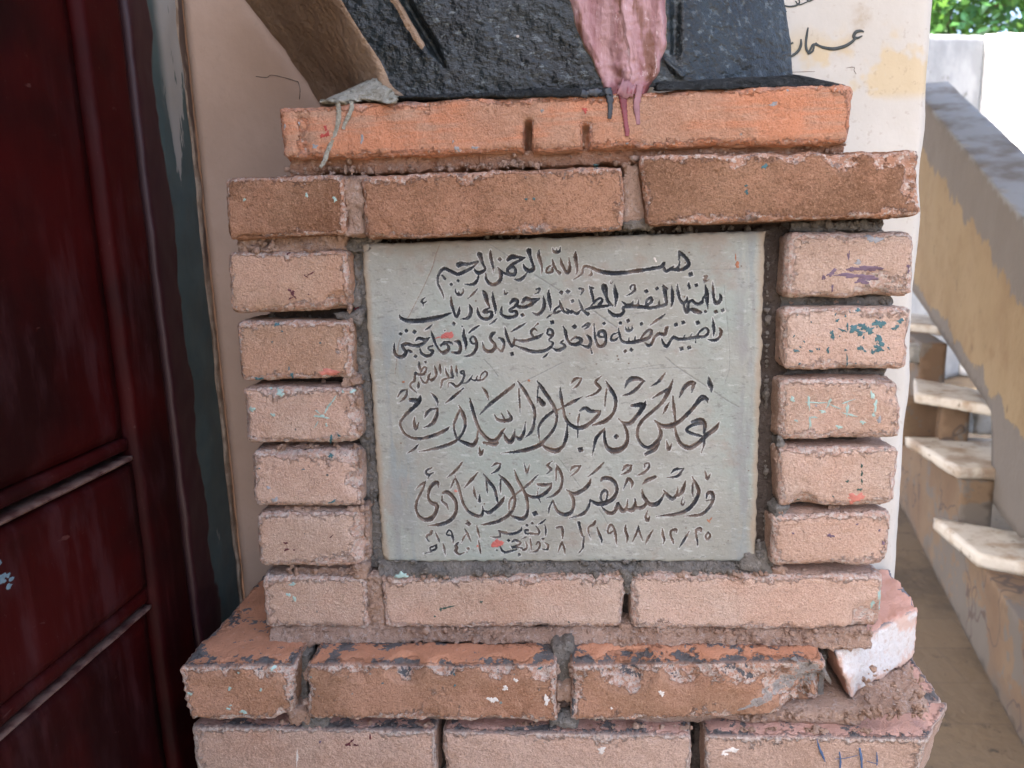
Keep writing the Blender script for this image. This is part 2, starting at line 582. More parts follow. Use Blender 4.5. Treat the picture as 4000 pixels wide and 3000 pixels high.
t = NT("bounce_yard_paving")
M_BOUNCE = t.done(t.mix(t.noise(1.5, 5), (0.13, 0.11, 0.085), (0.18, 0.15, 0.115)), 0.9)
structure(mesh_obj("bounce_yard", [(-9, -10, .004), (10, -10, .004), (10, -1.25, .004), (-9, -1.25, .004)], [(0, 1, 2, 3)], M_BOUNCE, smooth_shade=False, centre=False))  # unseen paving in front, added for the light it bounces back
t = NT("sun_block_plaster")
M_SUNBLOCK = t.done(t.mix(t.noise(2, 4), (0.55, 0.50, 0.43), (0.66, 0.61, 0.53)), 0.9)
v, f = box(-2.4, 1.3, -0.25, 4.3, 2.75, 2.9)  # unseen overhead slab, added to keep the sun off the pedestal
structure(mesh_obj("sun_block_slab", v, f, M_SUNBLOCK, smooth_shade=False, centre=False))
v, f = box(1.3, 2.0, 0.9, 4.3, 2.75, 2.9)  # second unseen slab, added to keep the sun off the parapet
structure(mesh_obj("sun_block_slab", v, f, M_SUNBLOCK, smooth_shade=False, centre=False))

# the plastered wall behind the pedestal
WALL_Y = 0.19
t = NT("old_cream_plaster")
X, Y_, Z = t.sep()
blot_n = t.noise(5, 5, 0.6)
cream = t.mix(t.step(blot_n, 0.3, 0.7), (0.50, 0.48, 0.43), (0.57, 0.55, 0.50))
peach = t.mix(t.step(blot_n, 0.3, 0.7), (0.345, 0.24, 0.175), (0.42, 0.30, 0.225))  # left plaster: its shade is put into this darker, pinker colour
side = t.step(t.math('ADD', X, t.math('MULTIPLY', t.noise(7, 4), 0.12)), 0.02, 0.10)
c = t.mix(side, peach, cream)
yel = t.math('MULTIPLY', t.step(t.noise(11, 4, 0.6), 0.50, 0.56),
             t.math('MULTIPLY', t.step(Z, 1.50, 1.515), t.math('MULTIPLY', t.step(Z, 1.60, 1.555), side)))
c = t.mix(t.math('MULTIPLY', yel, 0.75), c, (0.55, 0.44, 0.26))
rib = t.math('ABSOLUTE', t.math('SUBTRACT', t.math('ADD', X, t.math('MULTIPLY', t.noise(12, 4), 0.06)), t.math('MULTIPLY_ADD', Z, 0.32, -0.142)))
st = t.math('MULTIPLY', t.step(rib, 0.022, 0.006), t.math('MULTIPLY', t.step(t.noise(20, 4), 0.42, 0.6), t.step(Z, 1.54, 1.60)))
c = t.mix(t.math('MULTIPLY', st, 0.7), c, (0.36, 0.27, 0.17))
c = t.mix(t.math('MULTIPLY', t.step(t.noise(150, 3), 0.62, 0.7), 0.25), c, (0.30, 0.22, 0.16))
t.bump(t.math('ADD', t.noise(40, 4), t.math('MULTIPLY', t.noise(6, 3), 2.0)), 0.35, 0.004)
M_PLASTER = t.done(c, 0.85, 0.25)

pw = thing("plaster_wall", (0.0, WALL_Y + 0.08, 0.0), "cream plastered wall section behind the brick pedestal, with handwritten black writing on its right part", "wall")
nx, nz = 90, 320
xs = np.linspace(-0.457, 0.4225, nx + 1); zs = np.linspace(0, 2.75, nz + 1)
A, B = np.meshgrid(xs, zs, indexing='ij')
fr = np.stack([A.ravel(), np.full(A.size, WALL_Y), B.ravel()], 1)
fr[:, 1] += 0.0015 * fbm(fr * 9, 3)
wob = 0.0035 * fbm(np.stack([np.full(A.size, 3.3), B.ravel() * 9, np.zeros(A.size)], 1), 4)
rim = smooth(0.39, 0.4225, fr[:, 0])
fr[:, 0] += rim * wob
fr[:, 1] += smooth(0.4135, 0.4225, fr[:, 0]) * 0.004
idx = np.arange((nx + 1) * (nz + 1)).reshape(nx + 1, nz + 1)
q1 = np.stack([idx[:-1, :-1], idx[1:, :-1], idx[1:, 1:], idx[:-1, 1:]], -1).reshape(-1, 4)
bk = fr.copy(); bk[:, 1] = WALL_Y + 0.16
V = np.concatenate([fr, bk]); o2 = len(fr)
q2 = q1[:, ::-1] + o2
sd = []
for col, fl in ((nx, False), (0, True)):
    a = idx[col, :-1]; b = idx[col, 1:]
    q = np.stack([a, a + o2, b + o2, b], -1)
    sd.append(q[:, ::-1] if fl else q)
tp = np.stack([idx[:-1, nz], idx[1:, nz], idx[1:, nz] + o2, idx[:-1, nz] + o2], -1)
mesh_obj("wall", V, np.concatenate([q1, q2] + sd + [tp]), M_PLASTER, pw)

# writing on the wall (brushed black paint)
M_BRUSH = paint_mat("black_brush_paint", (0.03, 0.038, 0.036), 0.6)


def wall_stroke(pts):
    P = catmull([(3000 + x / 1.659, y / 1.659, w) for x, y, w in pts], 7)
    return strand([PY(a, b, WALL_Y - 0.0012) for a, b, _ in P], [max(0.0005, w / 1.659 / F_PX * 0.96 / 2) for _, _, w in P], 8, ((0, -1, 0), 0.25))


W1 = [[(622, 206, 7), (600, 200, 15), (570, 208, 19), (556, 238, 17), (580, 246, 14), (612, 232, 7)],
      [(566, 250, 14), (535, 278, 17), (490, 302, 19), (430, 316, 19), (370, 310, 17), (330, 296, 13), (308, 276, 8)],
      [(330, 298, 10), (295, 288, 13), (276, 318, 13), (262, 346, 13), (290, 330, 12), (300, 292, 9)],
      [(260, 178, 8), (252, 225, 14), (246, 280, 14), (250, 320, 14), (266, 348, 10)],
      [(214, 252, 8), (214, 290, 16), (196, 330, 16), (165, 356, 15), (138, 372, 8)],
      [(152, 276, 14), (158, 284, 16)], [(150, 282, 10), (164, 276, 10)]]
W2 = [[(98, 34, 6), (140, 42, 9), (185, 34, 11), (205, 12, 8), (190, -20, 6)], [(178, 6, 6), (200, 30, 8), (240, 18, 7), (300, -12, 5)], [(112, 74, 13), (118, 80, 13)],
      [(250, -30, 8), (262, 6, 10), (300, -6, 8)]]
for k, W in enumerate((W1, W2)):
    v, f = join_meshes([wall_stroke(s) for s in W])
    mesh_obj("painted_writing", v, f, M_BRUSH, pw)
# hairline cracks in the plaster
M_CRACK = paint_mat("crack_dirt", (0.12, 0.09, 0.07), 0.9)
cr = [[(1000, 298), (1040, 303), (1060, 293), (1110, 303), (1165, 320)], [(1165, 320), (1172, 350), (1170, 388)]]
cr2 = [[(3090, 282), (3150, 280), (3240, 278), (3330, 262), (3336, 275), (3345, 290)]]
for C_ in cr + cr2:
    P = catmull(C_, 5)
    v, f = strand([PY(a, b, WALL_Y - 0.0004) for a, b in P], [(0.0005 + 0.0004 * random.random()) * (0.7 if C_ in cr else 0.5) for _ in P], 6, ((0, -1, 0), 0.3))
    mesh_obj("crack", v, f, M_CRACK, pw)

# ------------------------------------------------------------------ the red door and its side wall
DX = -0.457
t = NT("side_wall_plaster")
M_SIDE = t.done(t.mix(t.noise(4, 4), (0.40, 0.27, 0.19), (0.48, 0.34, 0.25)), 0.9)
sw = thing("side_wall", (DX - 0.12, -0.9, 0), "peach plastered side wall that holds the dark red door", "wall")
v, f = box(DX - 0.20, DX - 0.035, -1.75, WALL_Y + 0.1, 0.0, 3.7)  # real wall; its unseen extra height is added to block the sun
mesh_obj("wall", v, f, M_SIDE, sw, smooth_shade=False)

t = NT("red_door_gloss")
X, Y_, Z = t.sep()
scr = t.noise(45, 4, 0.6, stretch=(1, 1, 0.12))
c = t.mix(t.step(t.noise(6, 4), 0.35, 0.65), (0.011, 0.0005, 0.0007), (0.032, 0.0008, 0.0009))
c = t.mix(t.math('MULTIPLY', t.step(scr, 0.56, 0.75), 0.30), c, (0.06, 0.012, 0.013))
c = t.mix(t.math('MULTIPLY', t.step(t.noise(130, 4, 0.7), 0.66, 0.74), 0.3), c, (0.11, 0.06, 0.05))
dust = t.math('MULTIPLY', t.step(t.noise(3.2, 4, 0.6), 0.46, 0.62), t.step(t.noise(26, 5, 0.7, stretch=(1, 1, 0.25)), 0.46, 0.66))
c = t.mix(t.math('MULTIPLY', dust, 0.35), c, (0.06, 0.024, 0.027))
scrt = t.noise(230, 3, 0.6, stretch=(1, 0.12, 0.5), dist=0.6)
c = t.mix(t.math('MULTIPLY', t.step(scrt, 0.70, 0.75), 0.35), c, (0.11, 0.05, 0.045))
t.bump(t.math('ADD', t.noise(70, 3, stretch=(1, 1, 0.2)), t.noise(12, 3)), 0.3, 0.0015)
M_RED = t.done(c, t.math('MULTIPLY_ADD', t.noise(14, 4), 0.25, 0.45), 0.12)

t = NT("worn_door_edge")
c = t.mix(t.step(t.noise(60, 4), 0.35, 0.6), (0.045, 0.014, 0.012), (0.12, 0.07, 0.055))
t.bump(t.noise(200, 4), 0.5, 0.001)
M_WORN = t.done(c, 0.6, 0.4)

t = NT("teal_frame_paint")
X, Y_, Z = t.sep()
wv = t.math('MULTIPLY', t.noise(9, 4, 0.6, stretch=(1, 1, 0.55)), 0.085)
yy = t.math('SUBTRACT', Y_, t.math('MULTIPLY_ADD', t.step(Z, 1.66, 1.45), 0.006, 0.0))
redm = t.step(t.math('SUBTRACT', yy, wv), 0.062, 0.058)
c = t.mix(t.step(t.noise(20, 4), 0.4, 0.7), (0.040, 0.070, 0.072), (0.055, 0.090, 0.090))
sm = t.step(t.math('ADD', t.noise(26, 5, 0.65, stretch=(1, 1, 0.22)), t.math('MULTIPLY', t.step(Z, 1.35, 1.68), 0.32)), 0.66, 0.70)
sm = t.math('MULTIPLY', sm, t.step(Y_, 0.112, 0.135))
c = t.mix(t.math('MULTIPLY', sm, 0.85), c, (0.36, 0.35, 0.32))
c = t.mix(redm, c, t.mix(t.noise(30, 3), (0.020, 0.004, 0.006), (0.034, 0.008, 0.010)))
t.bump(t.math('ADD', t.noise(40, 3, stretch=(1, 1, 0.3)), t.math('MULTIPLY', redm, 0.5)), 0.5, 0.0015)
M_TEAL = t.done(c, 0.5, 0.4)

dr = thing("wooden_door", (DX, -0.4, 0.0), "dark red painted panelled wooden door with worn mouldings, left of the pedestal", "door")


def xslab(name, y0, y1, z0, z1, x0, x1, mat, parent, ny=40, nz=80, amp=0.0006, wob0=0.0, wob1=0.0):
    """slab seen from +X: bumpy front at x1, back at x0, with wavering long edges"""
    ys = np.linspace(y0, y1, ny + 1); zs = np.linspace(z0, z1, nz + 1)
    A, B = np.meshgrid(ys, zs, indexing='ij')
    V = np.stack([np.full(A.size, x1), A.ravel(), B.ravel()], 1)
    V[:, 0] += amp * fbm(V * 22 + 3, 3)
    e = np.minimum(np.minimum(V[:, 1] - y0, y1 - V[:, 1]), np.minimum(V[:, 2] - z0, z1 - V[:, 2]))
    V[:, 0] -= 0.0035 * np.exp(-e / 0.002)
    nn = fbm(np.stack([V[:, 2] * 14, V[:, 2] * 3, np.full(len(V), y1 * 7)], 1), 4)
    V[:, 1] += nn * (wob1 * smooth(0.5, 1, (V[:, 1] - y0) / (y1 - y0)) + wob0 * smooth(0.5, 1, (y1 - V[:, 1]) / (y1 - y0)))
    n0 = len(V); W = V.copy(); W[:, 0] = x0
    idx = np.arange(n0).reshape(ny + 1, nz + 1)
    q = np.stack([idx[:-1, :-1], idx[1:, :-1], idx[1:, 1:], idx[:-1, 1:]], -1).reshape(-1, 4)
    loop = np.concatenate([idx[:, 0], idx[-1, 1:], idx[::-1, -1][1:], idx[0, ::-1][1:]])
    a, b = loop[:-1], loop[1:]
    s = np.stack([b, a, a + n0, b + n0], -1)
    return mesh_obj(name, np.concatenate([V, W]), np.concatenate([q, q[:, ::-1] + n0, s]), mat, parent)


# frame: teal board in the corner, red stile, panels, rails with worn beads
fr_ = xslab("door_frame", 0.064, 0.176, 0.0, 2.75, DX - 0.034, DX, M_TEAL, dr, 60, 420, 0.0012, 0.0, 0.002)
xslab("stile", -0.012, 0.058, 0.0, 2.3, DX - 0.034, DX - 0.003, M_RED, dr, 16, 200, 0.0008)
xslab("panel", -0.95, -0.016, 1.165, 2.2, DX - 0.034, DX - 0.012, M_RED, dr, 60, 90, 0.0010)
xslab("rail", -0.95, -0.016, 0.995, 1.135, DX - 0.034, DX - 0.006, M_RED, dr, 60, 20, 0.0008)
xslab("panel", -0.95, -0.016, 0.30, 0.965, DX - 0.034, DX - 0.012, M_RED, dr, 60, 50, 0.0010)
xslab("rail", -0.95, -0.016, 0.0, 0.29, DX - 0.034, DX - 0.006, M_RED, dr, 60, 20, 0.0008)
for z0, z1, xx in ((1.1385, 1.1432, -0.0050), (1.150, 1.163, -0.009), (0.968, 0.9718, -0.0055), (0.976, 0.993, -0.009)):
    ob = xslab("moulding", -0.95, -0.014, z0, z1, DX - 0.034, DX + xx, M_WORN if xx > -0.007 else M_RED, dr, 160, 4, 0.0006)
    ob["label"] = "moulding strip worn to a pale brown edge" if xx > -0.007 else "dark red moulding strip"
# worn plaster lip between frame and wall
t = NT("cracked_filler")
c = t.mix(t.step(t.noise(50, 4), 0.4, 0.62), (0.20, 0.14, 0.095), (0.31, 0.24, 0.175))
c = t.mix(t.step(t.noise(24, 4, stretch=(1, 1, 0.15)), 0.56, 0.6), c, (0.09, 0.06, 0.045))
t.bump(t.noise(130, 4), 0.7, 0.003)
M_FILL = t.done(c, 0.9)
ob = xslab("filler_strip", 0.172, 0.188, 0.0, 2.75, DX - 0.034, DX + 0.0015, M_FILL, dr, 8, 420, 0.0015, 0.008, 0.0)
# chipped blue patch on the rail
sp = []
rs = np.random.RandomState(5)
for k in range(34):
    a = rs.uniform(0, 1); b = rs.normal(0, 0.011)
    cy = -0.272 + 0.070 * a; cz = 1.085 + 0.012 * a + b
    n = 9; ang = np.linspace(0, 2 * math.pi, n, endpoint=False)
    rr = rs.uniform(0.0012, 0.0050) * (1 + 0.4 * rs.uniform(-1, 1, n))
    ring = np.stack([np.full(n, DX - 0.0062), cy + rr * 1.4 * np.cos(ang), cz + rr * np.sin(ang)], 1)
    cen = np.array([[DX - 0.0050, cy, cz]])
    sp.append((np.concatenate([ring, cen]), [(i, (i + 1) % n, n) for i in range(n)]))
v, f = join_meshes(sp)
mesh_obj("paint_chip", v, f, paint_mat("pale_blue_chip", (0.09, 0.145, 0.18), 0.7), dr)["label"] = "patch of flaked paint showing pale blue"

# ------------------------------------------------------------------ staircase
P0 = np.array([1.236, 1.358]); P1 = np.array([1.636, 2.909])
sdir = (P1 - P0) / np.linalg.norm(P1 - P0); snor = np.array([sdir[1], -sdir[0]])


def SP(px, py, off):
    r = ray(px, py)
    return CAM + r * ((snor.dot(P0 - CAM[:2]) + off) / snor.dot(r[:2]))


def SQ(y, z, off):
    s = (y - P0[1]) / sdir[1]
    p = P0 + sdir * s + snor * off
    return np.array([p[0], p[1], z])


def prism(face, back):
    n = len(face)
    return np.array(list(face) + list(back)), [tuple(range(n)), tuple(range(2 * n - 1, n - 1, -1))] + [(i, n + i, n + (i + 1) % n, (i + 1) % n) for i in range(n)]


t = NT("peeling_ochre_wall")
n1 = t.noise(3.3, 5, 0.6, stretch=(1, 1, 0.8)); n2 = t.noise(2.0, 4)
c = t.mix(t.step(n2, 0.35, 0.65), (0.19, 0.13, 0.068), (0.235, 0.175, 0.10))
c = t.mix(t.math('MULTIPLY', t.step(t.noise(9, 5, 0.65), 0.5, 0.7), 0.5), c, (0.17, 0.105, 0.055))
c = t.mix(t.step(t.noise(34, 5, 0.65, stretch=(1, 1, 0.3)), 0.63, 0.70), c, (0.10, 0.07, 0.045))
peel = t.attr("peel")
gm = t.step(t.math('ADD', t.math('MULTIPLY', t.math('SUBTRACT', t.noise(6, 6, 0.68, stretch=(1, 1, 0.55)), 0.5), 1.0), peel), 0.48, 0.505)
c = t.mix(gm, c, t.mix(n1, (0.115, 0.10, 0.086), (0.16, 0.145, 0.128)))
c = t.mix(t.math('MULTIPLY', t.step(t.attr("peel"), 0.8, 1.0), t.step(t.noise(6, 4), 0.35, 0.6)), c, (0.225, 0.235, 0.24))
t.bump(t.math('ADD', t.noise(50, 3), t.math('MULTIPLY', gm, -0.6)), 0.5, 0.004)
M_OCHRE = t.done(c, 0.85)

t = NT("stair_side_plaster")
c = t.mix(t.step(t.noise(2.5, 5, 0.6), 0.4, 0.62), (0.135, 0.088, 0.056), (0.17, 0.12, 0.077))
gm = t.step(t.noise(2.6, 6, 0.68), 0.52, 0.54)
c = t.mix(t.math('MULTIPLY', t.step(t.noise(20, 5, 0.7), 0.52, 0.66), 0.5), c, (0.11, 0.075, 0.05))
c = t.mix(gm, c, (0.125, 0.108, 0.092))
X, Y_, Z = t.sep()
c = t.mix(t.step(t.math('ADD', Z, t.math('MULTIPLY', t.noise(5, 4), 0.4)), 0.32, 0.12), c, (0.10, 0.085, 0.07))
c = t.mix(t.step(t.math('ABSOLUTE', t.math('SUBTRACT', t.noise(1.7, 4), 0.5)), 0.006, 0.002), c, (0.08, 0.06, 0.05))
M_STAIR = t.done(c, 0.9)

t = NT("dirty_marble_tread")
c = t.mix(t.step(t.noise(9, 5, 0.6), 0.45, 0.7), (0.50, 0.47, 0.41), (0.28, 0.205, 0.135))
c = t.mix(t.math('MULTIPLY', t.step(t.noise(5, 5, 0.65), 0.5, 0.65), 0.7), c, (0.22, 0.16, 0.11))
c = t.mix(t.step(t.noise(26, 5, 0.65), 0.62, 0.68), c, (0.16, 0.13, 0.10))
M_TREAD = t.done(c, 0.6, 0.35)

st = thing("staircase", (1.45, 2.2, 0), "outdoor staircase with pale marble treads and a peeling ochre parapet", "staircase")


def grid_prism(name, poly_px, off, depth, mat, fn=None, parent=None, n=46):
    """slab standing in the slanted stair plane; its outline is triangulated into small faces"""
    import bmesh
    bm = bmesh.new()
    fv = [bm.verts.new(tuple(p)) for p in poly_px]
    dv = np.array([snor[0] * depth, snor[1] * depth, 0])
    bv = [bm.verts.new(tuple(np.array(p) + dv)) for p in poly_px]
    m = len(fv)
    front = bm.faces.new(fv)
    bm.faces.new(bv[::-1])
    for i in range(m):
        bm.faces.new((fv[i], bv[i], bv[(i + 1) % m], fv[(i + 1) % m]))
    bmesh.ops.recalc_face_normals(bm, faces=bm.faces)
    bmesh.ops.triangulate(bm, faces=bm.faces)
    for _ in range(5):
        ed = [e for e in bm.edges if e.calc_length() > 0.05]
        if not ed:
            break
        bmesh.ops.subdivide_edges(bm, edges=ed, cuts=1)
        bmesh.ops.triangulate(bm, faces=[f_ for f_ in bm.faces if len(f_.verts) > 3])
    bm.verts.index_update()
    V = np.array([v_.co for v_ in bm.verts]); F = [tuple(v_.index for v_ in f_.verts) for f_ in bm.faces]
    bm.free()
    at = {"peel": fn(V)} if fn else None
    V[:, 0] += 0.004 * fbm(V * 5, 3)
    return mesh_obj(name, V, F, mat, parent, at, smooth_shade=False)


OFF = 0.12
para = [SP(3560, 330, OFF), SP(3640, 430, OFF), SP(3700, 500, OFF), SP(4000, 865, OFF), SP(4300, 1235, OFF), SP(4300, 2100, OFF), SP(3985, 2100, OFF), SP(3873, 1960, OFF), SP(3873, 1605, OFF), SP(3470, 990, OFF)]


def peel_fn(V):
    # distance below the sloping top edge, along the picture's outline
    d = []
    a = SP(3640, 430, OFF); b = SP(4000, 865, OFF)
    sl = (b[2] - a[2]) / (b[1] - a[1])
    top = a[2] + sl * (V[:, 1] - a[1])
    d = top - V[:, 2]
    pk = 1.0 - smooth(0.03, 0.36, d) * 0.75
    a2 = SP(3580, 1160, OFF); b2 = SP(3870, 1600, OFF)
    sl2 = (b2[2] - a2[2]) / (b2[1] - a2[1])
    low = V[:, 2] - (a2[2] + sl2 * (V[:, 1] - a2[1]))
    pk = np.maximum(pk, 0.75 - smooth(-0.02, 0.16, low) * 0.55)
    pk = np.where(d < 0.015, 1.0, np.minimum(pk, 0.74))
    return pk


ob = grid_prism("parapet", para, OFF, 0.19, M_OCHRE, peel_fn, st)
ob["label"] = "sloping ochre parapet with peeled grey patches"
sidep = [SQ(0.9, 0, .02), SQ(0.9, .30, .02), SQ(1.90, .30, .02), SQ(1.90, .485, .02), SQ(2.27, .485, .02), SQ(2.27, .665, .02), SQ(2.72, .665, .02), SQ(2.72, .86, .02), SQ(3.3, .86, .02), SQ(3.3, 0, .02)]
grid_prism("stair_side", sidep, 0.02, 0.10, M_STAIR, None, st)


def tread(pts, z, th, back):
    a, b, c_ = [PZ(x, y, z) for x, y in pts]
    fr_dir = (c_ - b); fr_dir /= np.linalg.norm(fr_dir)
    c2 = b + fr_dir * 0.9
    a2 = a + np.array([0, back, 0]); d2 = c2 + np.array([0, back + a[1] - b[1], 0])
    dn = np.array([0, 0, -th])
    K = [b, c2, c2 + dn, b + dn, a2, d2, d2 + dn, a2 + dn]
    hexa("tread", K, M_TREAD, st, r=0.006, res=0.02, res_y=0.03, seed=int(z * 100), amp=0.0006, edge_amp=0.0015, chip=0.006)


tread([(3655, 2028), (3820, 2165), (4000, 2200)], 0.345, 0.045, 0.03)
tread([(3545, 1710), (3740, 1828), (3870, 1832)], 0.53, 0.042, 0.03)
tread([(3530, 1460), (3572, 1535), (3850, 1580)], 0.715, 0.042, -0.1)
tread([(3540, 1222), (3540, 1262), (3700, 1276)], 0.90, 0.05, 0.1)
# riser blocks between the treads
a = PY(3700, 1590, 2.25)
t = NT("rough_concrete_block")
c = t.mix(t.step(t.noise(12, 4), 0.4, 0.6), (0.30, 0.31, 0.30), (0.42, 0.42, 0.40))
t.bump(t.noise(30, 4), 0.8, 0.02)
M_BLOCK = t.done(c, 0.95)


def riser(px0, px1, py0, py1, Y, mat, name):
    K = [PY(px0, py0, Y), PY(px1, py0, Y), PY(px1, py1, Y), PY(px0, py1, Y)]
    K = K + [k + np.array([0, 0.12, 0]) for k in K]
    hexa(name, K, mat, st, r=0.012, res=0.015, res_y=0.03, seed=px0, amp=0.004, edge_amp=0.006, chip=0.02)


riser(3688, 3808, 1578, 1702, 2.32, M_BLOCK, "riser_block")
riser(3806, 3905, 1570, 1702, 2.36, M_TREAD, "riser_block")
riser(3520, 3690, 1560, 1745, 2.36, M_STAIR, "riser_block")
riser(3540, 3655, 1350, 1420, 2.75, M_BLOCK, "riser_block")

# ------------------------------------------------------------------ garden wall and trees behind
t = NT("white_limewash")
c = t.mix(t.step(t.noise(3, 5, 0.6), 0.4, 0.65), (0.74, 0.74, 0.72), (0.60, 0.62, 0.63))
t.bump(t.noise(20, 4), 0.5, 0.01)
M_LIME = t.done(c, 0.9)
k = PY(3850, 130, 6.5)
za = PY(3640, 145, 5.6)[2]
gw = thing("garden_wall", (k[0], k[1], 0), "sunlit whitewashed garden wall beyond the staircase", "wall")


t = NT("shaded_limewash")
c = t.mix(t.step(t.noise(2.2, 6, 0.65), 0.4, 0.65), (0.26, 0.275, 0.285), (0.36, 0.375, 0.385))  # wall's run in shade: the shade is put into this darker, bluer colour
c = t.mix(t.step(t.noise(9, 5, 0.7), 0.6, 0.7), c, (0.17, 0.17, 0.165))
M_LIMESHADE = t.done(c, 0.9)


def wall_run(name, ax, ay, bx, by, zt, zt2, th, mat):
    d = np.array([bx - ax, by - ay]); d /= np.linalg.norm(d); n = np.array([-d[1], d[0]]) * th
    K = [np.array([ax, ay, zt]), np.array([bx, by, zt2]), np.array([bx, by, 0]), np.array([ax, ay, 0])]
    K = K + [q + np.array([n[0], n[1], 0]) for q in K]
    return hexa(name, K, mat, gw, r=0.03, res=0.06, res_y=0.1, seed=3, amp=0.006, edge_amp=0.01, chip=0.02)


wall_run("wall_section", k[0] - 1.5, k[1] - 1.3, k[0] + 0.03, k[1] + 0.03, za - 0.03, k[2], 0.2, M_LIMESHADE)
wall_run("wall_section", k[0], k[1], k[0] + 3.6, k[1] - 1.3, k[2], k[2] - 0.35, 0.2, M_LIME)

t = NT("leaves")
lf = t.attr("tone")
c = t.mix(lf, (0.022, 0.085, 0.045), (0.09, 0.24, 0.06))
M_LEAF = t.done(c, 0.45, 0.4)
tr = t.n.new("ShaderNodeBsdfTranslucent")
tr.inputs[0].default_value = (0.16, 0.36, 0.06, 1)
ms = t.n.new("ShaderNodeMixShader"); ms.inputs[0].default_value = 0.3
out = t.n["Material Output"]
t.link(t.b.outputs[0], ms.inputs[1]); t.link(tr.outputs[0], ms.inputs[2]); t.link(ms.outputs[0], out.inputs[0])
t = NT("bark")
t.bump(t.noise(30, 4, stretch=(1, 1, 0.2)), 0.8, 0.02)
M_BARK = t.done(t.mix(t.noise(12, 4), (0.10, 0.075, 0.05), (0.18, 0.14, 0.10)), 0.95)


def tree(x, y, z0, h, rad, seed, label):
    rs = np.random.RandomState(seed)
    root = thing("leafy_tree", (x, y, 0), label, "tree")
    parts = []
    P = [(x, y, 0), (x + .05, y, h * .3), (x - .04, y + .05, h * .55), (x + .03, y, h * .8)]
    parts.append(strand(P, [.14, .11, .08, .03], 9))
    for q in range(7):
        a = rs.uniform(0, 6.28); zz = h * rs.uniform(.35, .6)
        parts.append(strand([(x, y, zz), (x + rad * .4 * math.cos(a), y + rad * .4 * math.sin(a), zz + .3), (x + rad * .8 * math.cos(a), y + rad * .8 * math.sin(a), zz + .55)], [.05, .03, .01], 6))
    v, f = join_meshes(parts)
    mesh_obj("trunk", v, f, M_BARK, root)
    n = 16000
    cl = rs.normal(size=(70, 3)); cl /= np.linalg.norm(cl, axis=1)[:, None]
    cl = cl * rs.uniform(.35, 1, (70, 1)) * np.array([rad, rad * .8, (h - z0) / 2]) + np.array([x, y, (h + z0) / 2])
    ci = rs.randint(0, 70, n)
    c0 = cl[ci] + rs.normal(size=(n, 3)) * rad * 0.13
    tone = np.clip(rs.uniform(0.0, 0.75, 70)[ci] + rs.normal(0, .15, n), 0, 1)
    d = rs.normal(size=(n, 3)); d[:, 2] -= 0.3; d /= np.linalg.norm(d, axis=1)[:, None]
    s = np.cross(d, rs.normal(size=(n, 3))); s /= np.linalg.norm(s, axis=1)[:, None]
    L = rs.uniform(.09, .17, (n, 1)); Wd = L * rs.uniform(.38, .5, (n, 1))
    nrm = np.cross(d, s)
    V = np.stack([c0, c0 + d * L * .5 + s * Wd * .6 + nrm * L * .08, c0 + d * L, c0 + d * L * .5 - s * Wd * .6 + nrm * L * .08], 1).reshape(-1, 3)
    F = np.arange(4 * n).reshape(-1, 4)
    mesh_obj("crown", V, F, M_LEAF, root, {"tone": np.repeat(tone, 4)}, smooth_shade=False)


tree(4.7, 9.3, 3.0, 6.6, 2.5, 3, "leafy green tree rising behind the whitewashed garden wall")

# ================================================================== the brick pedestal
ZT, ZB = 0.924, 0.8576                          # top and bottom of the stepped ledge course
ped = thing("brick_pedestal", (0.0, 0.06, 0.0), "stepped pedestal of orange painted and bare bricks under the black bust", "pedestal")


from mathutils.bvhtree import BVHTree
BRICKS = []
TREES = {}


def surface_of(o):
    if o.type != 'MESH':
        return None
    if o.name not in TREES:
        w = WORLD_LOC[o.name]
        TREES[o.name] = BVHTree.FromPolygons([v_.co + w for v_ in o.data.vertices], [tuple(p_.vertices) for p_ in o.data.polygons])
    return TREES[o.name]


def note(o, pts):
    a = np.array(pts, float)
    BRICKS.append((o, a[:, 0].min(), a[:, 0].max(), a[:, 1].min(), a[:, 1].max()))


def to_px(p):
    q = (np.array(p, float) - CAM) @ MC
    return 2000 + F_PX * q[0] / q[2], 1500 + F_PX * q[1] / q[2]


def brick_at(x, y):
    best, bd = ped, 60.0
    for o, x0, x1, y0, y1 in BRICKS:
        d = max(x0 - x, x - x1, y0 - y, y - y1, 0)
        if d < bd:
            best, bd = o, d
            if d == 0:
                break
    return best


def brick(q, Y, depth, mat, seed, label=None, **kw):
    o = hexa("brick", quad_corners(q, Y, depth), mat, ped, seed=seed, label=label, **kw)
    note(o, q)
    return o


# top orange course
brick([(1079, 412), (3334, 322), (3322, 556), (1094, 628)], -0.004, 0.11, M_ORANGE, 1, "orange painted course of bricks with its joints painted over", res=.0019, edge_amp=0.0016, chip=0.004, amp=0.0018, big=.0012, r=0.008,
      slots=[(2061, 8, 474, 600, .035), (2288, 6, 490, 585, .018), (1180, 5, 470, 500, .001)])
# projecting course
kw = dict(amp=0.0010, edge_amp=0.0022, chip=0.006, fine=0.0006)
brick([(868, 694), (1340, 680), (1352, 918), (885, 940)], -0.010, 0.12, M_DARK, 4, **kw)
brick([(1400, 688), (2440, 642), (2440, 900), (1418, 936)], -0.010, 0.12, M_DARK, 5, **kw)
brick([(2494, 602), (3606, 580), (3598, 846), (2528, 882)], -0.012, 0.12, M_DARK, 6, chip_pts=[(-.3, -1, 1, .018, .004), (.1, -1, 1, .016, .004), (.45, -1, 1, .022, .006), (.75, -1, 1, .02, .005), (.97, -1, .5, .022, .006), (.98, -1, -.2, .02, .007)], **kw)
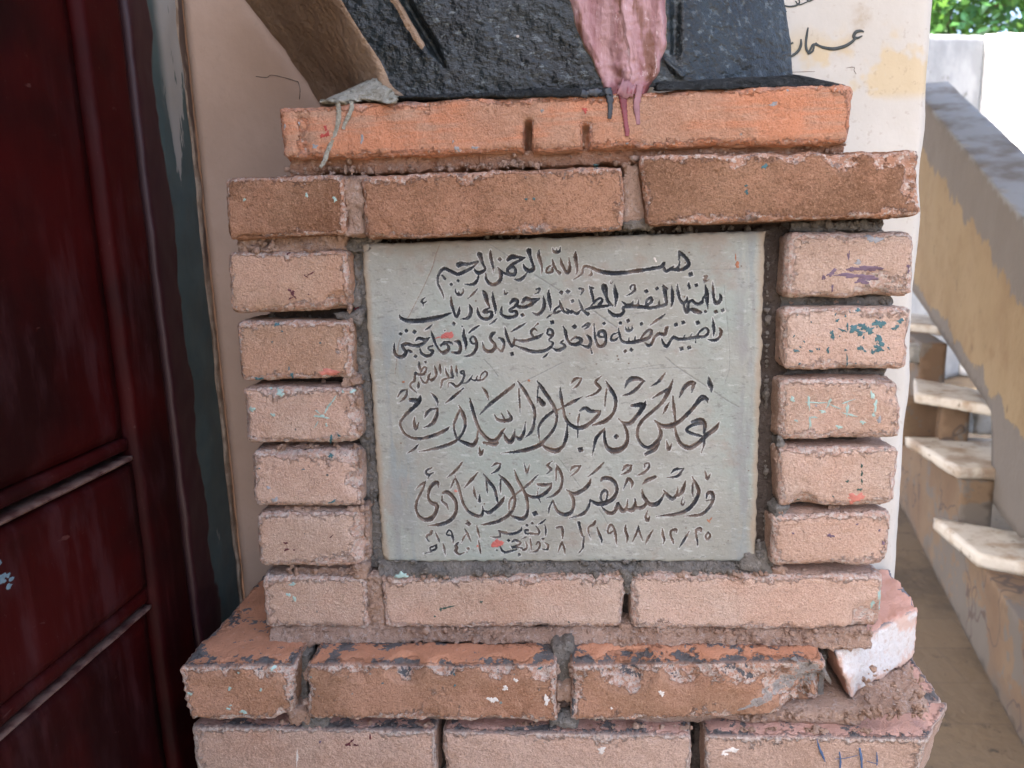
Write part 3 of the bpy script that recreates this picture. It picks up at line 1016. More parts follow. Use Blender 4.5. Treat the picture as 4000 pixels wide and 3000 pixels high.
# left column
kl = dict(r=0.008, amp=0.0010, edge_amp=0.0022, chip=0.006)
brick([(882, 983), (1357, 976), (1366, 1216), (904, 1222)], 0.0, 0.11, M_TAN, 10, chip_pts=[(.85, -1, -1, .022, .008)], **kl)
brick([(918, 1252), (1369, 1254), (1374, 1482), (936, 1490)], 0.0, 0.11, M_TAN, 11, chip_pts=[(.98, -1, .3, .02, .005)], **kl)
brick([(940, 1511), (1392, 1513), (1414, 1733), (956, 1734)], 0.0, 0.11, M_PINK, 12, chip_pts=[(.98, -1, .1, .022, .006), (.98, -1, -.7, .018, .005)], **kl)
brick([(968, 1759), (1404, 1757), (1412, 1982), (990, 1981)], 0.0, 0.11, M_PINK, 13, chip_pts=[(-.35, -1, 1, .015, .004), (.98, -1, 0, .02, .006), (.95, -1, .8, .02, .005)], **kl)
brick([(997, 2001), (1431, 1998), (1436, 2216), (1009, 2216)], 0.0, 0.11, M_PINK, 14, chip_pts=[(.98, -1, .4, .022, .007), (.98, -1, -.4, .02, .006)], **kl)
# right column
brick([(3076, 908), (3580, 904), (3566, 1163), (3061, 1166)], 0.0, 0.11, M_PINK, 20, "brick with a smear of purple paint", chip_pts=[(.45, -1, -1, .03, .005)], **kl)
brick([(3057, 1199), (3568, 1200), (3548, 1447), (3057, 1449)], 0.0, 0.11, M_PINK, 21, "brick with flakes of teal paint", **kl)
brick([(3047, 1482), (3531, 1480), (3524, 1713), (3038, 1720)], 0.0, 0.11, M_PINK, 22, chip_pts=[(1, -1, 1, .03, .008)], **kl)
brick([(3034, 1748), (3518, 1746), (3499, 1976), (3041, 1983)], 0.0, 0.11, M_PINK, 23, chip_pts=[(-.55, -1, -1, .016, .006)], **kl)
brick([(3015, 2013), (3486, 1998), (3474, 2214), (3012, 2219)], 0.0, 0.11, M_PINK, 24, **kl)
# course under the plaque
brick([(1017, 2250), (1428, 2256), (1447, 2461), (1034, 2457)], 0.0, 0.12, M_PINK, 30, **kl)
brick([(1483, 2262), (2452, 2244), (2428, 2456), (1502, 2457)], 0.0, 0.12, M_PINK, 31, **kl)
brick([(2464, 2246), (3457, 2246), (3450, 2470), (2462, 2461)], 0.0, 0.12, M_PINK, 32, chip_pts=[(.95, -1, -.9, .035, .006)], **kl)


# stepped ledge: real height, fronts from the picture at Y = -0.05
def ledge(x0, x1, y0, y1, mat, seed, label=None, x2=None, x3=None, zt=ZT, zb=ZB, back=0.17, **kw):
    x2 = x0 if x2 is None else x2; x3 = x1 if x3 is None else x3
    K = [(x0, y0, zt), (x1, y1, zt), (x3, y1, zb), (x2, y0, zb), (x0, back, zt), (x1, back, zt), (x3, back, zb), (x2, back, zb)]
    o = hexa("brick", K, mat, ped, seed=seed, label=label, **kw)
    note(o, [to_px(k) for k in K[:4]])
    return o


def X_at(px, py, Y):
    return PY(px, py, Y)[0]


YL = -0.052
kg = dict(r=0.006, amp=0.0012, edge_amp=0.0028, chip=0.008)
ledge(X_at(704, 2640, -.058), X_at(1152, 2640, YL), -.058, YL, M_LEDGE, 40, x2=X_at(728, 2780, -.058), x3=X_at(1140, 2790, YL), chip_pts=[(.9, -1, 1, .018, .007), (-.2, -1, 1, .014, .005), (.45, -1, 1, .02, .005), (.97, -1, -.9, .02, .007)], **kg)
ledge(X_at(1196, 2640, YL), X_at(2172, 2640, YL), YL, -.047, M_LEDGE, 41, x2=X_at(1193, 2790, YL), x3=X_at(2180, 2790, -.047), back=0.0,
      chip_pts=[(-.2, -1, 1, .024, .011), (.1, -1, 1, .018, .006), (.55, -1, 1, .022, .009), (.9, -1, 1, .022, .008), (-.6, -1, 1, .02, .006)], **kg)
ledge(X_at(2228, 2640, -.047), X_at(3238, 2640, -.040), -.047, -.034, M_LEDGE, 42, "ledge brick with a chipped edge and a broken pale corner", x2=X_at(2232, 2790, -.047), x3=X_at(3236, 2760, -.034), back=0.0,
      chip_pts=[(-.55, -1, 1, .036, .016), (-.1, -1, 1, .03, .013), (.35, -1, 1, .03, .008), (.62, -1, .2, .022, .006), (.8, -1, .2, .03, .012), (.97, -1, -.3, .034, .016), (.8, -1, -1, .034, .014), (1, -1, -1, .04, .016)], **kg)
# broken corner brick, its fracture limewashed
t = NT("limewashed_broken_brick")
e = t.attr("frontf")
base = t.mix(t.noise(30, 4), (0.52, 0.28, 0.21), (0.60, 0.36, 0.28))
flk = t.step(t.math('ADD', t.noise(30, 5, 0.65), t.math('MULTIPLY', t.attr("edge"), 0.22)), 0.64, 0.67)
base = t.mix(flk, base, (0.16, 0.16, 0.17))
lime = t.mix(t.step(t.noise(120, 4, 0.7), 0.5, 0.66), (0.62, 0.60, 0.575), (0.55, 0.47, 0.42))
lime = t.mix(t.step(t.math('ADD', t.noise(26, 4, 0.6), t.math('MULTIPLY', t.attr("edge"), 0.25)), 0.54, 0.66), lime, (0.58, 0.42, 0.345))
c = t.mix(e, base, lime)
t.bump(t.math('ADD', t.noise(230, 4, 0.7), t.noise(80, 4, 0.6)), 0.8, 0.0025)
M_LIMEB = t.done(c, 0.92, 0.2)
A_, B_ = (.2722, -.0165, ZT), (.4035, .082, ZT)
A2, B2 = (.298, -.006, ZB), (.402, .0815, ZB)
hexa("brick", [A_, B_, B2, A2, (.272, .185, ZT), (.413, .185, ZT), (.41, .185, ZB), (.30, .185, ZB)], M_LIMEB, ped, r=0.008, seed=44, amp=0.0022, edge_amp=0.004, chip=0.012, fine=0.0006,
     label="broken corner brick with a limewashed white fracture face")
# lowest course in view
ZT2 = 0.8456; ZB2 = 0.776
kb = dict(r=0.007, amp=0.0012, edge_amp=0.0026, chip=0.007)
YB = -0.047
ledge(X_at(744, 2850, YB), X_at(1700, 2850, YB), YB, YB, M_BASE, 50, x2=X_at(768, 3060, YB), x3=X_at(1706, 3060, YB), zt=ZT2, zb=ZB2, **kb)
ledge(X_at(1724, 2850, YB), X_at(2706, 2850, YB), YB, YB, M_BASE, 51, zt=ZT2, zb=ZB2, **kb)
a = PZ(3628, 2884, ZT2); b = PZ(3702, 2742, ZT2)
x0 = X_at(2756, 2860, YB)
K = [(x0, YB, ZT2), tuple(a), (a[0] - .012, a[1] + .004, ZB2), (x0, YB, ZB2), (x0, b[1], ZT2), tuple(b), (b[0] - .015, b[1], ZB2), (x0, b[1], ZB2)]
corner = hexa("brick", K, M_BASE, ped, seed=52, label="corner brick with blue chalk strokes", r=0.005, amp=0.0012, edge_amp=0.003, chip=0.01)
note(corner, [to_px(k) for k in K[:4]])
K = [(.28, b[1] + .003, ZT2 - .001), (b[0] - .002, b[1] + .003, ZT2 - .001), (b[0] - .015, b[1] + .003, ZB2), (.28, b[1] + .003, ZB2), (.28, .187, ZT2 - .001), (.415, .187, ZT2 - .001), (.41, .187, ZB2), (.28, .187, ZB2)]
hexa("brick", K, M_BASE, ped, seed=53, r=0.005, amp=0.0012, edge_amp=0.003, chip=0.01)
# plinth below the picture
hexa("plinth", [(-.43, -.05, .768), (.372, -.038, .768), (.40, -.05, 0), (-.44, -.06, 0), (-.43, .187, .768), (.43, .187, .768), (.44, .187, 0), (-.44, .187, 0)], M_MGREY, ped, r=.01, res=.012, res_y=.02, seed=60, amp=.002, edge_amp=.004, chip=.01)


# mortar: a dark core and many local beds
def bed(q, Y, mat, seed, depth=0.06, r=0.004, amp=0.0022, edge_amp=0.003, chip=0.008, fine=0.0022, res=0.0022, label=None):
    o = hexa("mortar_joint", quad_corners(q, Y, depth), mat, ped, seed=seed, r=r, amp=amp, edge_amp=edge_amp, chip=chip, fine=fine, res=res, res_y=0.01)
    return o


def core(name, x0, x1, y0, y1, z0, z1, mat, seed):
    hexa(name, [(x0, y0, z1), (x1, y0, z1), (x1, y0, z0), (x0, y0, z0), (x0, y1, z1), (x1, y1, z1), (x1, y1, z0), (x0, y1, z0)], mat, ped,
         r=.004, res=.006, res_y=.02, seed=seed, amp=.002, edge_amp=.003, chip=.005)


core("mortar_core", -.318, .305, .034, .187, .885, 1.40, M_MDARK, 61)
core("mortar_core", -.255, .255, .034, .187, 1.385, 1.480, M_MORG, 62)
core("mortar_core", -.385, .275, .004, .187, .80, .905, M_MORT, 63)

# under the orange course
bed([(1126, 612), (3308, 545), (3306, 606), (1130, 700)], 0.010, M_MORG, 70, amp=0.003, fine=0.0012)
# uprights of the orange course (the holes stay open)
# uprights of the projecting course
bed([(1326, 684), (1416, 682), (1426, 920), (1344, 922)], -0.004, M_MPINK, 75, amp=0.004, edge_amp=0.004, fine=0.001)
bed([(2430, 640), (2510, 634), (2536, 880), (2430, 890)], 0.004, M_MPINK, 76, amp=0.004, fine=0.001)
bed([(2430, 858), (2550, 850), (2550, 900), (2420, 905)], 0.002, M_MORT, 77, amp=0.004)
# below the projecting course
bed([(928, 925), (1350, 905), (1362, 992), (930, 998)], 0.008, M_MPINK, 78, amp=0.003)
bed([(1340, 915), (1500, 915), (1440, 985), (1350, 985)], 0.014, M_MORT, 79, amp=0.006)
bed([(3075, 855), (3462, 848), (3464, 915), (3075, 915)], 0.014, M_MGREY, 80, amp=0.004)
# left column joints
bed([(1060, 1205), (1370, 1205), (1380, 1270), (1010, 1270)], 0.036, M_MGREY, 81)
bed([(1300, 1222), (1410, 1215), (1410, 1262), (1310, 1262)], 0.010, M_MORT, 82, amp=0.005)
bed([(1335, 1475), (1400, 1465), (1412, 1520), (1335, 1520)], 0.005, M_MPINK, 83, amp=0.004)
bed([(1085, 1728), (1128, 1728), (1122, 1766), (1085, 1766)], 0.008, M_MPINK, 84, amp=0.004)
bed([(1130, 1730), (1290, 1730), (1290, 1766), (1130, 1766)], 0.014, M_MPINK, 85, amp=0.004)
bed([(1105, 1976), (1250, 1976), (1250, 2006), (1105, 2006)], 0.008, M_MPINK, 86, amp=0.004)
bed([(1355, 1978), (1440, 1976), (1440, 2006), (1355, 2006)], 0.006, M_MPINK, 87, amp=0.004)
bed([(1130, 2212), (1390, 2212), (1390, 2262), (1150, 2262)], 0.008, M_MPINK, 88, amp=0.004)
bed([(1375, 2205), (1430, 2205), (1436, 2270), (1378, 2270)], 0.003, M_MPINK, 89, amp=0.004)
# right column joints
bed([(3050, 1155), (3490, 1155), (3480, 1210), (3050, 1210)], 0.022, M_MGREY, 90)
bed([(3050, 1440), (3470, 1440), (3450, 1490), (3050, 1490)], 0.028, M_MGREY, 91)
bed([(3030, 1690), (3075, 1700), (3080, 1760), (3030, 1760)], 0.004, M_MGREY, 92, amp=0.005)
bed([(3030, 1975), (3085, 1975), (3070, 2030), (3020, 2030)], 0.004, M_MGREY, 93, amp=0.005)
bed([(3225, 1968), (3280, 1968), (3290, 2010), (3225, 2010)], 0.010, M_MPINK, 94)
bed([(3010, 2210), (3080, 2212), (3080, 2262), (3000, 2262)], 0.004, M_MPINK, 95, amp=0.005)
# round the plaque
bed([(1350, 950), (1424, 950), (1500, 2215), (1424, 2225)], 0.024, M_MGREY, 96, amp=0.003)
bed([(1376, 985), (1410, 985), (1408, 1190), (1378, 1190)], 0.019, M_MORT, 97, amp=0.004)
bed([(2960, 880), (3090, 880), (3060, 2230), (2930, 2230)], 0.027, M_MDARK, 98, amp=0.002, fine=0.0004)
bed([(2955, 885), (3050, 885), (3020, 925), (2960, 935)], 0.016, M_MDARK, 99, amp=0.005)
K = [PY(1470, 2185, .017), PY(2975, 2188, .017), PY(2995, 2262, .002), PY(1470, 2272, .002)]
K = K + [k + np.array([0, .05, 0]) for k in K]
hexa("mortar_joint", K, M_MORT, ped, seed=100, r=.003, res=.003, res_y=.01, amp=.0022, edge_amp=.003, chip=.004, fine=.0010)
K = [PY(2905, 2150, .012), PY(3010, 2120, .016), PY(3035, 2250, .004), PY(2880, 2235, .004)]
K = K + [k + np.array([0, .05, 0]) for k in K]
hexa("mortar_joint", K, M_MORT, ped, seed=101, r=.006, res=.003, res_y=.01, amp=.004, edge_amp=.004, chip=.01, fine=.0010)
# course under the plaque: uprights and bed below
bed([(1425, 2250), (1492, 2250), (1510, 2462), (1440, 2464)], 0.004, M_MPINK, 102, amp=0.004)
bed([(2425, 2230), (2480, 2230), (2478, 2330), (2440, 2330)], 0.004, M_MGREY, 103, amp=0.005)
bed([(2420, 2436), (2475, 2430), (2490, 2470), (2410, 2470)], 0.002, M_MPINK, 104, amp=0.005)
K = [PY(1060, 2436, .006), PY(3400, 2448, .006), (X_at(3400, 2500, -.004), -.006, ZT - .003), (X_at(1045, 2510, -.004), -.008, ZT - .003)]
K = [np.array(k) for k in K]; K = K + [k + np.array([0, .06, 0]) for k in K]
hexa("mortar_joint", K, M_MPINK, ped, seed=105, r=.003, res=.003, res_y=.01, amp=.0035, edge_amp=.003, chip=.006, fine=.0026)
# ledge uprights
bed([(1140, 2560), (1205, 2560), (1205, 2815), (1140, 2815)], -0.024, M_MORT, 106, depth=.03, amp=0.004)
bed([(1120, 2770), (1215, 2770), (1215, 2835), (1120, 2835)], -0.044, M_MPINK, 107, depth=.03, amp=0.004)
bed([(2160, 2520), (2240, 2520), (2240, 2700), (2165, 2700)], -0.026, M_MORT, 108, depth=.03, amp=0.005)
bed([(2165, 2680), (2240, 2680), (2240, 2745), (2165, 2745)], -0.034, M_MPINK, 109, depth=.03, amp=0.005)
# bed between the ledge and the lowest course
core("mortar_bed", -.402, .30, -.026, .18, ZT2 - .002, ZB + .002, M_MPINK, 110)
for k_, (p0, p1) in enumerate(((1180, 1280), (2140, 2260))):
    bed([(p0, 2800), (p1, 2800), (p1, 2850), (p0, 2850)], -.041, M_MGREY, 111 + k_, depth=.02, amp=0.003)
K = [PZ(2960, 2790, ZB - .003), PZ(3255, 2765, ZB + .002), PZ(3250, 2812, ZT2), PZ(2930, 2816, ZT2)]
K = K + [k + np.array([0, .04, 0.0]) for k in K]
hexa("mortar_joint", K, M_MPINK, ped, seed=114, r=.004, res=.003, res_y=.008, amp=.003, edge_amp=.003, chip=.006, fine=.001)
# lump of mortar squeezed out under the broken corner
zl = ZB - .004
K = [PZ(3300, 2760, zl), PZ(3600, 2715, zl - .001), PZ(3636, 2788, ZT2 - .001), PZ(3290, 2815, ZT2 - .001),
     np.array((.30, .05, ZB + .003)), np.array((.398, .105, ZB + .004)), np.array((.405, .115, ZT2 - .001)), np.array((.30, .06, ZT2 - .001))]
hexa("mortar_lump", K, M_MPINK, ped, seed=115, r=.006, res=.0020, res_y=.0022, amp=.0050, edge_amp=.005, chip=.010, fine=.0022, big=.0065, label="rough lump of mortar squeezed out under the broken corner")
# lowest course uprights
bed([(1690, 2830), (1735, 2830), (1735, 3060), (1690, 3060)], -.012, M_MDARK, 116, depth=.03)
bed([(2700, 2840), (2765, 2840), (2765, 3060), (2700, 3060)], -.018, M_MDARK, 117, depth=.03, amp=.004)

# dabs of paint left on the bricks
P_TEAL = paint_mat("teal_dab", (0.035, 0.11, 0.125), 0.5)
P_MINT = paint_mat("pale_mint_dab", (0.30, 0.42, 0.38), 0.6)
P_GREY = paint_mat("grey_dab", (0.25, 0.255, 0.26), 0.7)
P_PURP = paint_mat("purple_dab", (0.13, 0.085, 0.12), 0.6)
P_MAR = paint_mat("maroon_dab", (0.085, 0.015, 0.02), 0.5)
P_RED = paint_mat("red_dab", (0.36, 0.05, 0.04), 0.5)
P_PINKR = paint_mat("faded_red_dab", (0.45, 0.16, 0.12), 0.7)
P_WHITE = paint_mat("chalky_dab", (0.62, 0.58, 0.53), 0.9)
P_BLUE = paint_mat("blue_chalk", (0.055, 0.10, 0.19), 0.8)
P_GREEN = paint_mat("dark_green_dab", (0.03, 0.07, 0.055), 0.6)


def dabs(lst, Y, mat, seed, name="paint_dab", lift=0.0012, label=None):
    for k, d in enumerate(lst):
        cx, cy, rx, ry = d[:4]
        host = brick_at(cx, cy)
        v, f = blot(cx, cy, rx, ry, Y, seed + k, surface_of(host), rot=d[4] if len(d) > 4 else 0.0)
        o = mesh_obj(name, v, f, mat, host)


def scatter(x0, x1, y0, y1, n, r0, r1, seed, slant=0.0):
    rs = np.random.RandomState(seed)
    out = []
    for k in range(n):
        a = rs.uniform(0, 1)
        out.append((x0 + (x1 - x0) * a, rs.uniform(y0, y1) + slant * a, rs.uniform(r0, r1), rs.uniform(r0, r1) * 0.8, rs.uniform(0, 3)))
    return out


# purple smear, upper right brick
dabs([(3330, 1052, 26, 9, .2), (3250, 1066, 26, 10, -.5), (3370, 1048, 60, 9), (3420, 1050, 30, 11), (3345, 1078, 62, 12), (3390, 1086, 46, 14), (3370, 1100, 30, 12), (3305, 1075, 40, 6), (3218, 1083, 7, 14), (3252, 1125, 5, 16), (3549, 1040, 7, 10), (3550, 1060, 6, 8), (3315, 1000, 5, 22)], 0, P_PURP, 100, label="smear of purple paint")
dabs([(3415, 935, 30, 18), (3352, 1025, 16, 10)], 0, P_GREY, 130)
# teal flakes
dabs([(3335, 1285, 26, 14), (3370, 1275, 22, 13), (3395, 1290, 24, 15), (3360, 1302, 20, 10), (3432, 1265, 24, 16), (3450, 1262, 12, 12), (3518, 1254, 13, 12), (3500, 1280, 17, 9, -.4), (3430, 1320, 16, 12),
      (3440, 1335, 14, 22), (3432, 1362, 20, 14), (3410, 1375, 10, 8), (3250, 1302, 9, 13), (3252, 1318, 8, 10), (3270, 1252, 8, 7), (3355, 1212, 14, 6), (3290, 1290, 16, 6, .4), (3310, 1275, 6, 14), (3372, 1365, 16, 7, .6), (3355, 1362, 14, 5, .5)], 0, P_TEAL, 140, label="flaking patch of teal paint")
dabs(scatter(3090, 3480, 1215, 1430, 30, 3, 7, 3) + [(3310, 1400, 4, 16), (3312, 1425, 3, 14), (3110, 1370, 10, 8), (3235, 1372, 6, 10)], 0, P_TEAL, 170)
# pale scratches on the brick below
dabs([(3265, 1590, 26, 3, .3), (3160, 1570, 5, 34), (3164, 1650, 4, 34), (3095, 1560, 16, 8, .7), (3190, 1573, 50, 3, 0), (3240, 1575, 5, 24, .5), (3310, 1600, 6, 26), (3310, 1570, 26, 3, -.3), (3320, 1620, 26, 5, .2), (3215, 1608, 16, 6), (3408, 1545, 9, 18, .1), (3420, 1585, 8, 24, .1), (3412, 1620, 6, 12), (3180, 1630, 13, 5), (3278, 1668, 14, 8), (3370, 1650, 9, 10), (3110, 1643, 8, 5)], 0, P_MINT, 200, label="pale scratches of mint paint")
dabs([(3435, 1640, 11, 13), (3188, 1585, 6, 4)], 0, P_GREY, 230)
dabs([(3345, 1945, 30, 24), (3330, 1960, 16, 12)], 0, P_PINKR, 240, lift=.0006)
dabs([(3366, 1820, 4, 12), (3367, 1850, 6, 10), (3366, 1880, 4, 12), (3358, 1912, 10, 7), (3310, 1880, 8, 5), (3125, 1962, 10, 5), (3255, 1940, 4, 4)], 0, P_GREEN, 250)
dabs([(3244, 2093, 15, 8), (3098, 2083, 7, 4), (3348, 2048, 5, 4), (3435, 2072, 6, 5), (3452, 2122, 10, 7)], 0, P_PURP, 260)
# left column
dabs([(1143, 1145, 11, 9), (1132, 1135, 14, 4, .9), (1150, 1158, 12, 4, .8), (1135, 1165, 10, 4, -.6), (1215, 1068, 14, 4, -.5), (1195, 1080, 10, 3, .7), (1205, 1150, 4, 3), (1122, 990, 8, 6)], 0, P_MAR, 270)
dabs([(1078, 1268, 10, 9), (1102, 1294, 5, 4), (1010, 1480, 18, 8), (1140, 1468, 8, 12), (1128, 1440, 4, 8), (1062, 1336, 3, 4), (1250, 1340, 5, 4), (1290, 1480, 10, 5)], 0, P_TEAL, 290)
dabs([(1275, 1452, 30, 15), (1300, 1460, 22, 14)], 0, P_PINKR, 300, lift=.0006)
dabs([(1090, 1532, 18, 12, .5), (1102, 1542, 8, 9), (982, 1600, 12, 13), (1066, 1621, 9, 8), (1050, 1520, 8, 4), (1300, 1565, 4, 26, .6), (1280, 1592, 6, 24, .6), (1250, 1626, 22, 7), (1240, 1608, 14, 3, .8), (1275, 1632, 12, 4), (1236, 1658, 3, 14, .5), (1275, 1660, 5, 8), (1376, 1530, 12, 8), (1338, 1530, 5, 6)], 0, P_MINT, 310)
dabs([(1293, 1712, 7, 18), (1324, 1702, 7, 5)], 0, P_TEAL, 330)
dabs([(1292, 1780, 9, 12), (1185, 1833, 6, 3), (1010, 1831, 4, 3), (1295, 1962, 16, 4, -.4), (1305, 1955, 8, 4, -.4)], 0, P_TEAL, 340)
dabs([(1074, 1952, 14, 11), (1048, 1905, 8, 7)], 0, P_GREY, 350, lift=.0004)
dabs([(1116, 2122, 8, 6), (1118, 2148, 11, 6), (1295, 2095, 14, 2, -.7), (1148, 2150, 6, 3)], 0, P_MAR, 355)
# course under the plaque
dabs([(1143, 2282, 13, 8), (1126, 2324, 10, 7), (1150, 2340, 8, 11), (1296, 2452, 7, 4), (1565, 2250, 22, 14)], 0, P_MINT, 360)
dabs([(1748, 2373, 24, 5, -.2), (1722, 2380, 8, 6), (1698, 2408, 4, 6), (1880, 2352, 8, 4)], 0, P_GREEN, 370)
dabs([(3440, 2330, 10, 28), (3412, 2365, 10, 16), (3445, 2375, 6, 18)], 0, P_MINT, 380)
# the orange course
dabs([(1272, 500, 8, 12), (1264, 530, 16, 9, -.5), (1280, 524, 7, 16)], -.004, P_RED, 390, label="splash of bright red paint")
dabs([(1415, 542, 8, 18), (1230, 572, 16, 8), (1785, 580, 9, 14, -.5), (1855, 577, 14, 7), (1770, 553, 5, 5), (1112, 492, 6, 8), (1165, 480, 6, 7), (1095, 540, 5, 6)], -.004, P_GREY, 400)
dabs([(2117, 433, 6, 9), (3020, 408, 22, 7, -.2), (3076, 353, 5, 7), (2450, 560, 6, 4)], -.004, P_GREY, 420)
dabs([(2285, 428, 10, 9), (2286, 438, 6, 7)], -.003, P_RED, 430)
dabs([(1197, 762, 5, 12), (1308, 778, 8, 12), (955, 780, 6, 8)], -.010, P_MINT, 440)
dabs([(2055, 778, 9, 4), (2086, 777, 8, 5), (2330, 646, 10, 5)], -.010, P_TEAL, 450)
dabs([(2917, 750, 8, 10), (2915, 725, 6, 6), (2988, 650, 10, 14, .4)], -.012, P_TEAL, 460)
# ledge fronts
dabs([(746, 2705, 12, 7), (895, 2692, 8, 8), (1015, 2700, 6, 6), (892, 2770, 9, 5), (900, 2757, 5, 4), (948, 2784, 15, 8), (1056, 2626, 14, 7), (930, 2630, 5, 5)], -.056, P_MINT, 470)
dabs([(1776, 2680, 6, 4), (1495, 2668, 5, 4), (2108, 2632, 9, 6), (1772, 2640, 6, 4)], -.050, P_TEAL, 490)
dabs([(1974, 2690, 14, 10), (1925, 2735, 20, 14), (2015, 2660, 9, 9), (2588, 2725, 12, 12), (2135, 2740, 14, 18), (2390, 2775, 6, 4)], -.049, P_WHITE, 500, lift=.0016)
dabs([(1360, 2908, 14, 7, .3), (1372, 2896, 14, 5, -.7), (1390, 2910, 10, 5), (1445, 2880, 4, 14)], -.047, P_MAR, 510)
dabs([(1250, 2899, 5, 6)], -.047, P_PURP, 515)
dabs([(1160, 2960, 4, 32), (2350, 2930, 18, 14), (2860, 2930, 22, 14), (2830, 2945, 14, 10)], -.047, P_WHITE, 520)

# broken pale faces left by the lost corner
P_FRACT = mortar_mat("limewashed_fracture", (0.52, 0.44, 0.39), (0.64, 0.60, 0.56), (0.74, 0.72, 0.69), 1.2)
dabs([(3165, 2650, 62, 66, .1), (3085, 2700, 80, 34, -.35), (3010, 2738, 70, 20, -.35), (3195, 2712, 34, 30), (2940, 2766, 46, 10, -.3)], -.042, P_FRACT, 700, "fracture_face")
# crumbs of mortar along the joints and under the courses
ICO_V = []
for a_ in range(3):
    for s1 in (-1, 1):
        for s2 in (-1, 1):
            q_ = [0, 0, 0]; q_[a_] = 0; q_[(a_ + 1) % 3] = s1; q_[(a_ + 2) % 3] = s2 * 1.618
            ICO_V.append(q_)
ICO_V = np.array(ICO_V, float); ICO_V /= np.linalg.norm(ICO_V[0])
ICO_F = []
for i_ in range(12):
    for j_ in range(i_ + 1, 12):
        for k_ in range(j_ + 1, 12):
            d1, d2, d3 = [np.linalg.norm(ICO_V[x_] - ICO_V[y_]) for x_, y_ in ((i_, j_), (j_, k_), (i_, k_))]
            if max(d1, d2, d3) < 1.1:
                nrm_ = np.cross(ICO_V[j_] - ICO_V[i_], ICO_V[k_] - ICO_V[i_])
                ICO_F.append((i_, j_, k_) if nrm_.dot(ICO_V[i_]) > 0 else (i_, k_, j_))


def crumbs(lines, mat, seed, label):
    """lines: x0,y0,x1,y1,Y,count,spread in picture units; clustered like broken mortar"""
    rs_ = np.random.RandomState(seed)
    V_, F_, off_ = [], [], 0
    for x0_, y0_, x1_, y1_, Y0_, n_, sp_ in lines:
        cl_ = rs_.uniform(0, 1, max(2, n_ // 9))
        for _ in range(n_):
            u_ = np.clip(rs_.choice(cl_) + rs_.normal(0, .025), 0, 1)
            r_ = min(.0042, .0009 + rs_.exponential(.0011))
            p_ = PY(x0_ + (x1_ - x0_) * u_, y0_ + (y1_ - y0_) * u_ + rs_.normal(0, sp_), Y0_ + rs_.uniform(-.001, .007) + r_ * .4)
            m_ = ICO_V * r_ * rs_.uniform(.55, 1.35, (12, 1)) * rs_.uniform(.6, 1.3, 3)
            V_.append(m_ + p_); F_ += [(i_ + off_, j_ + off_, k_ + off_) for i_, j_, k_ in ICO_F]; off_ += 12
    o_ = mesh_obj("mortar_crumbs", np.concatenate(V_), F_, mat, ped, smooth_shade=False)
    o_["kind"] = "stuff"
    o_["label"] = label


PINKL = [(1140, 606, 3300, 560, .006, 150, 16), (1120, 676, 3300, 600, .004, 220, 8), (1345, 700, 1352, 915, -.006, 60, 4), (1400, 700, 1420, 930, -.002, 40, 4), (2440, 650, 2440, 895, .004, 40, 4), (2500, 640, 2530, 880, .004, 40, 4),
         (935, 948, 1350, 925, .004, 70, 8), (935, 978, 1350, 972, .002, 70, 5), (1345, 990, 1368, 1210, .004, 60, 8), (1372, 1255, 1384, 1480, .004, 50, 6), (1395, 1515, 1412, 1730, .004, 60, 7), (1405, 1760, 1415, 1980, .004, 60, 7), (1432, 2000, 1440, 2215, .004, 60, 7),
         (1090, 1748, 1400, 1746, .006, 50, 5), (1100, 1992, 1420, 1990, .006, 50, 4), (1130, 2235, 1420, 2235, .004, 80, 8), (1020, 1500, 1390, 1498, .02, 30, 4), (1440, 2262, 1470, 2458, .002, 50, 10),
         (1060, 2462, 3400, 2474, -.002, 320, 6), (1060, 2496, 3400, 2506, -.006, 220, 6), (1500, 2262, 2440, 2244, .001, 90, 5), (2480, 2244, 3050, 2246, .001, 60, 5), (3060, 2238, 3440, 2236, .012, 40, 5),
         (3300, 2700, 3640, 2700, -.012, 60, 40), (3300, 2790, 3620, 2775, -.034, 120, 12), (2900, 2800, 3260, 2792, -.030, 110, 10), (1150, 2620, 1150, 2800, -.046, 40, 5), (1200, 2600, 1196, 2800, -.046, 30, 4), (2176, 2590, 2182, 2790, -.042, 40, 5), (2232, 2590, 2236, 2790, -.040, 40, 5),
         (760, 2828, 1690, 2832, -.040, 120, 5), (1730, 2834, 2700, 2842, -.038, 120, 5), (2780, 2846, 3400, 2856, -.040, 70, 4), (3050, 1725, 3080, 1760, .006, 20, 8), (3035, 1990, 3075, 2010, .004, 25, 8), (3060, 1180, 3480, 1182, .024, 40, 6)]
GREYL = [(1500, 2205, 2950, 2208, .010, 200, 8), (1500, 2240, 2950, 2236, .000, 160, 6), (1385, 980, 1470, 2200, .020, 160, 8), (3000, 960, 2985, 2200, .022, 90, 14), (3080, 880, 3460, 878, .012, 90, 10), (1420, 945, 2950, 895, .022, 90, 6),
         (3060, 1182, 3480, 1184, .020, 70, 7), (3060, 1468, 3470, 1466, .026, 60, 6), (1040, 1240, 1360, 1238, .034, 40, 6), (3060, 1735, 3480, 1733, .034, 40, 5), (2440, 2250, 2455, 2330, .002, 30, 8), (2960, 2140, 3030, 2230, .008, 60, 20)]
crumbs(PINKL, M_MPINK, 31, "crumbling painted mortar along the joints")
crumbs(GREYL, M_MORT, 32, "grey mortar crumbs round the plaque")

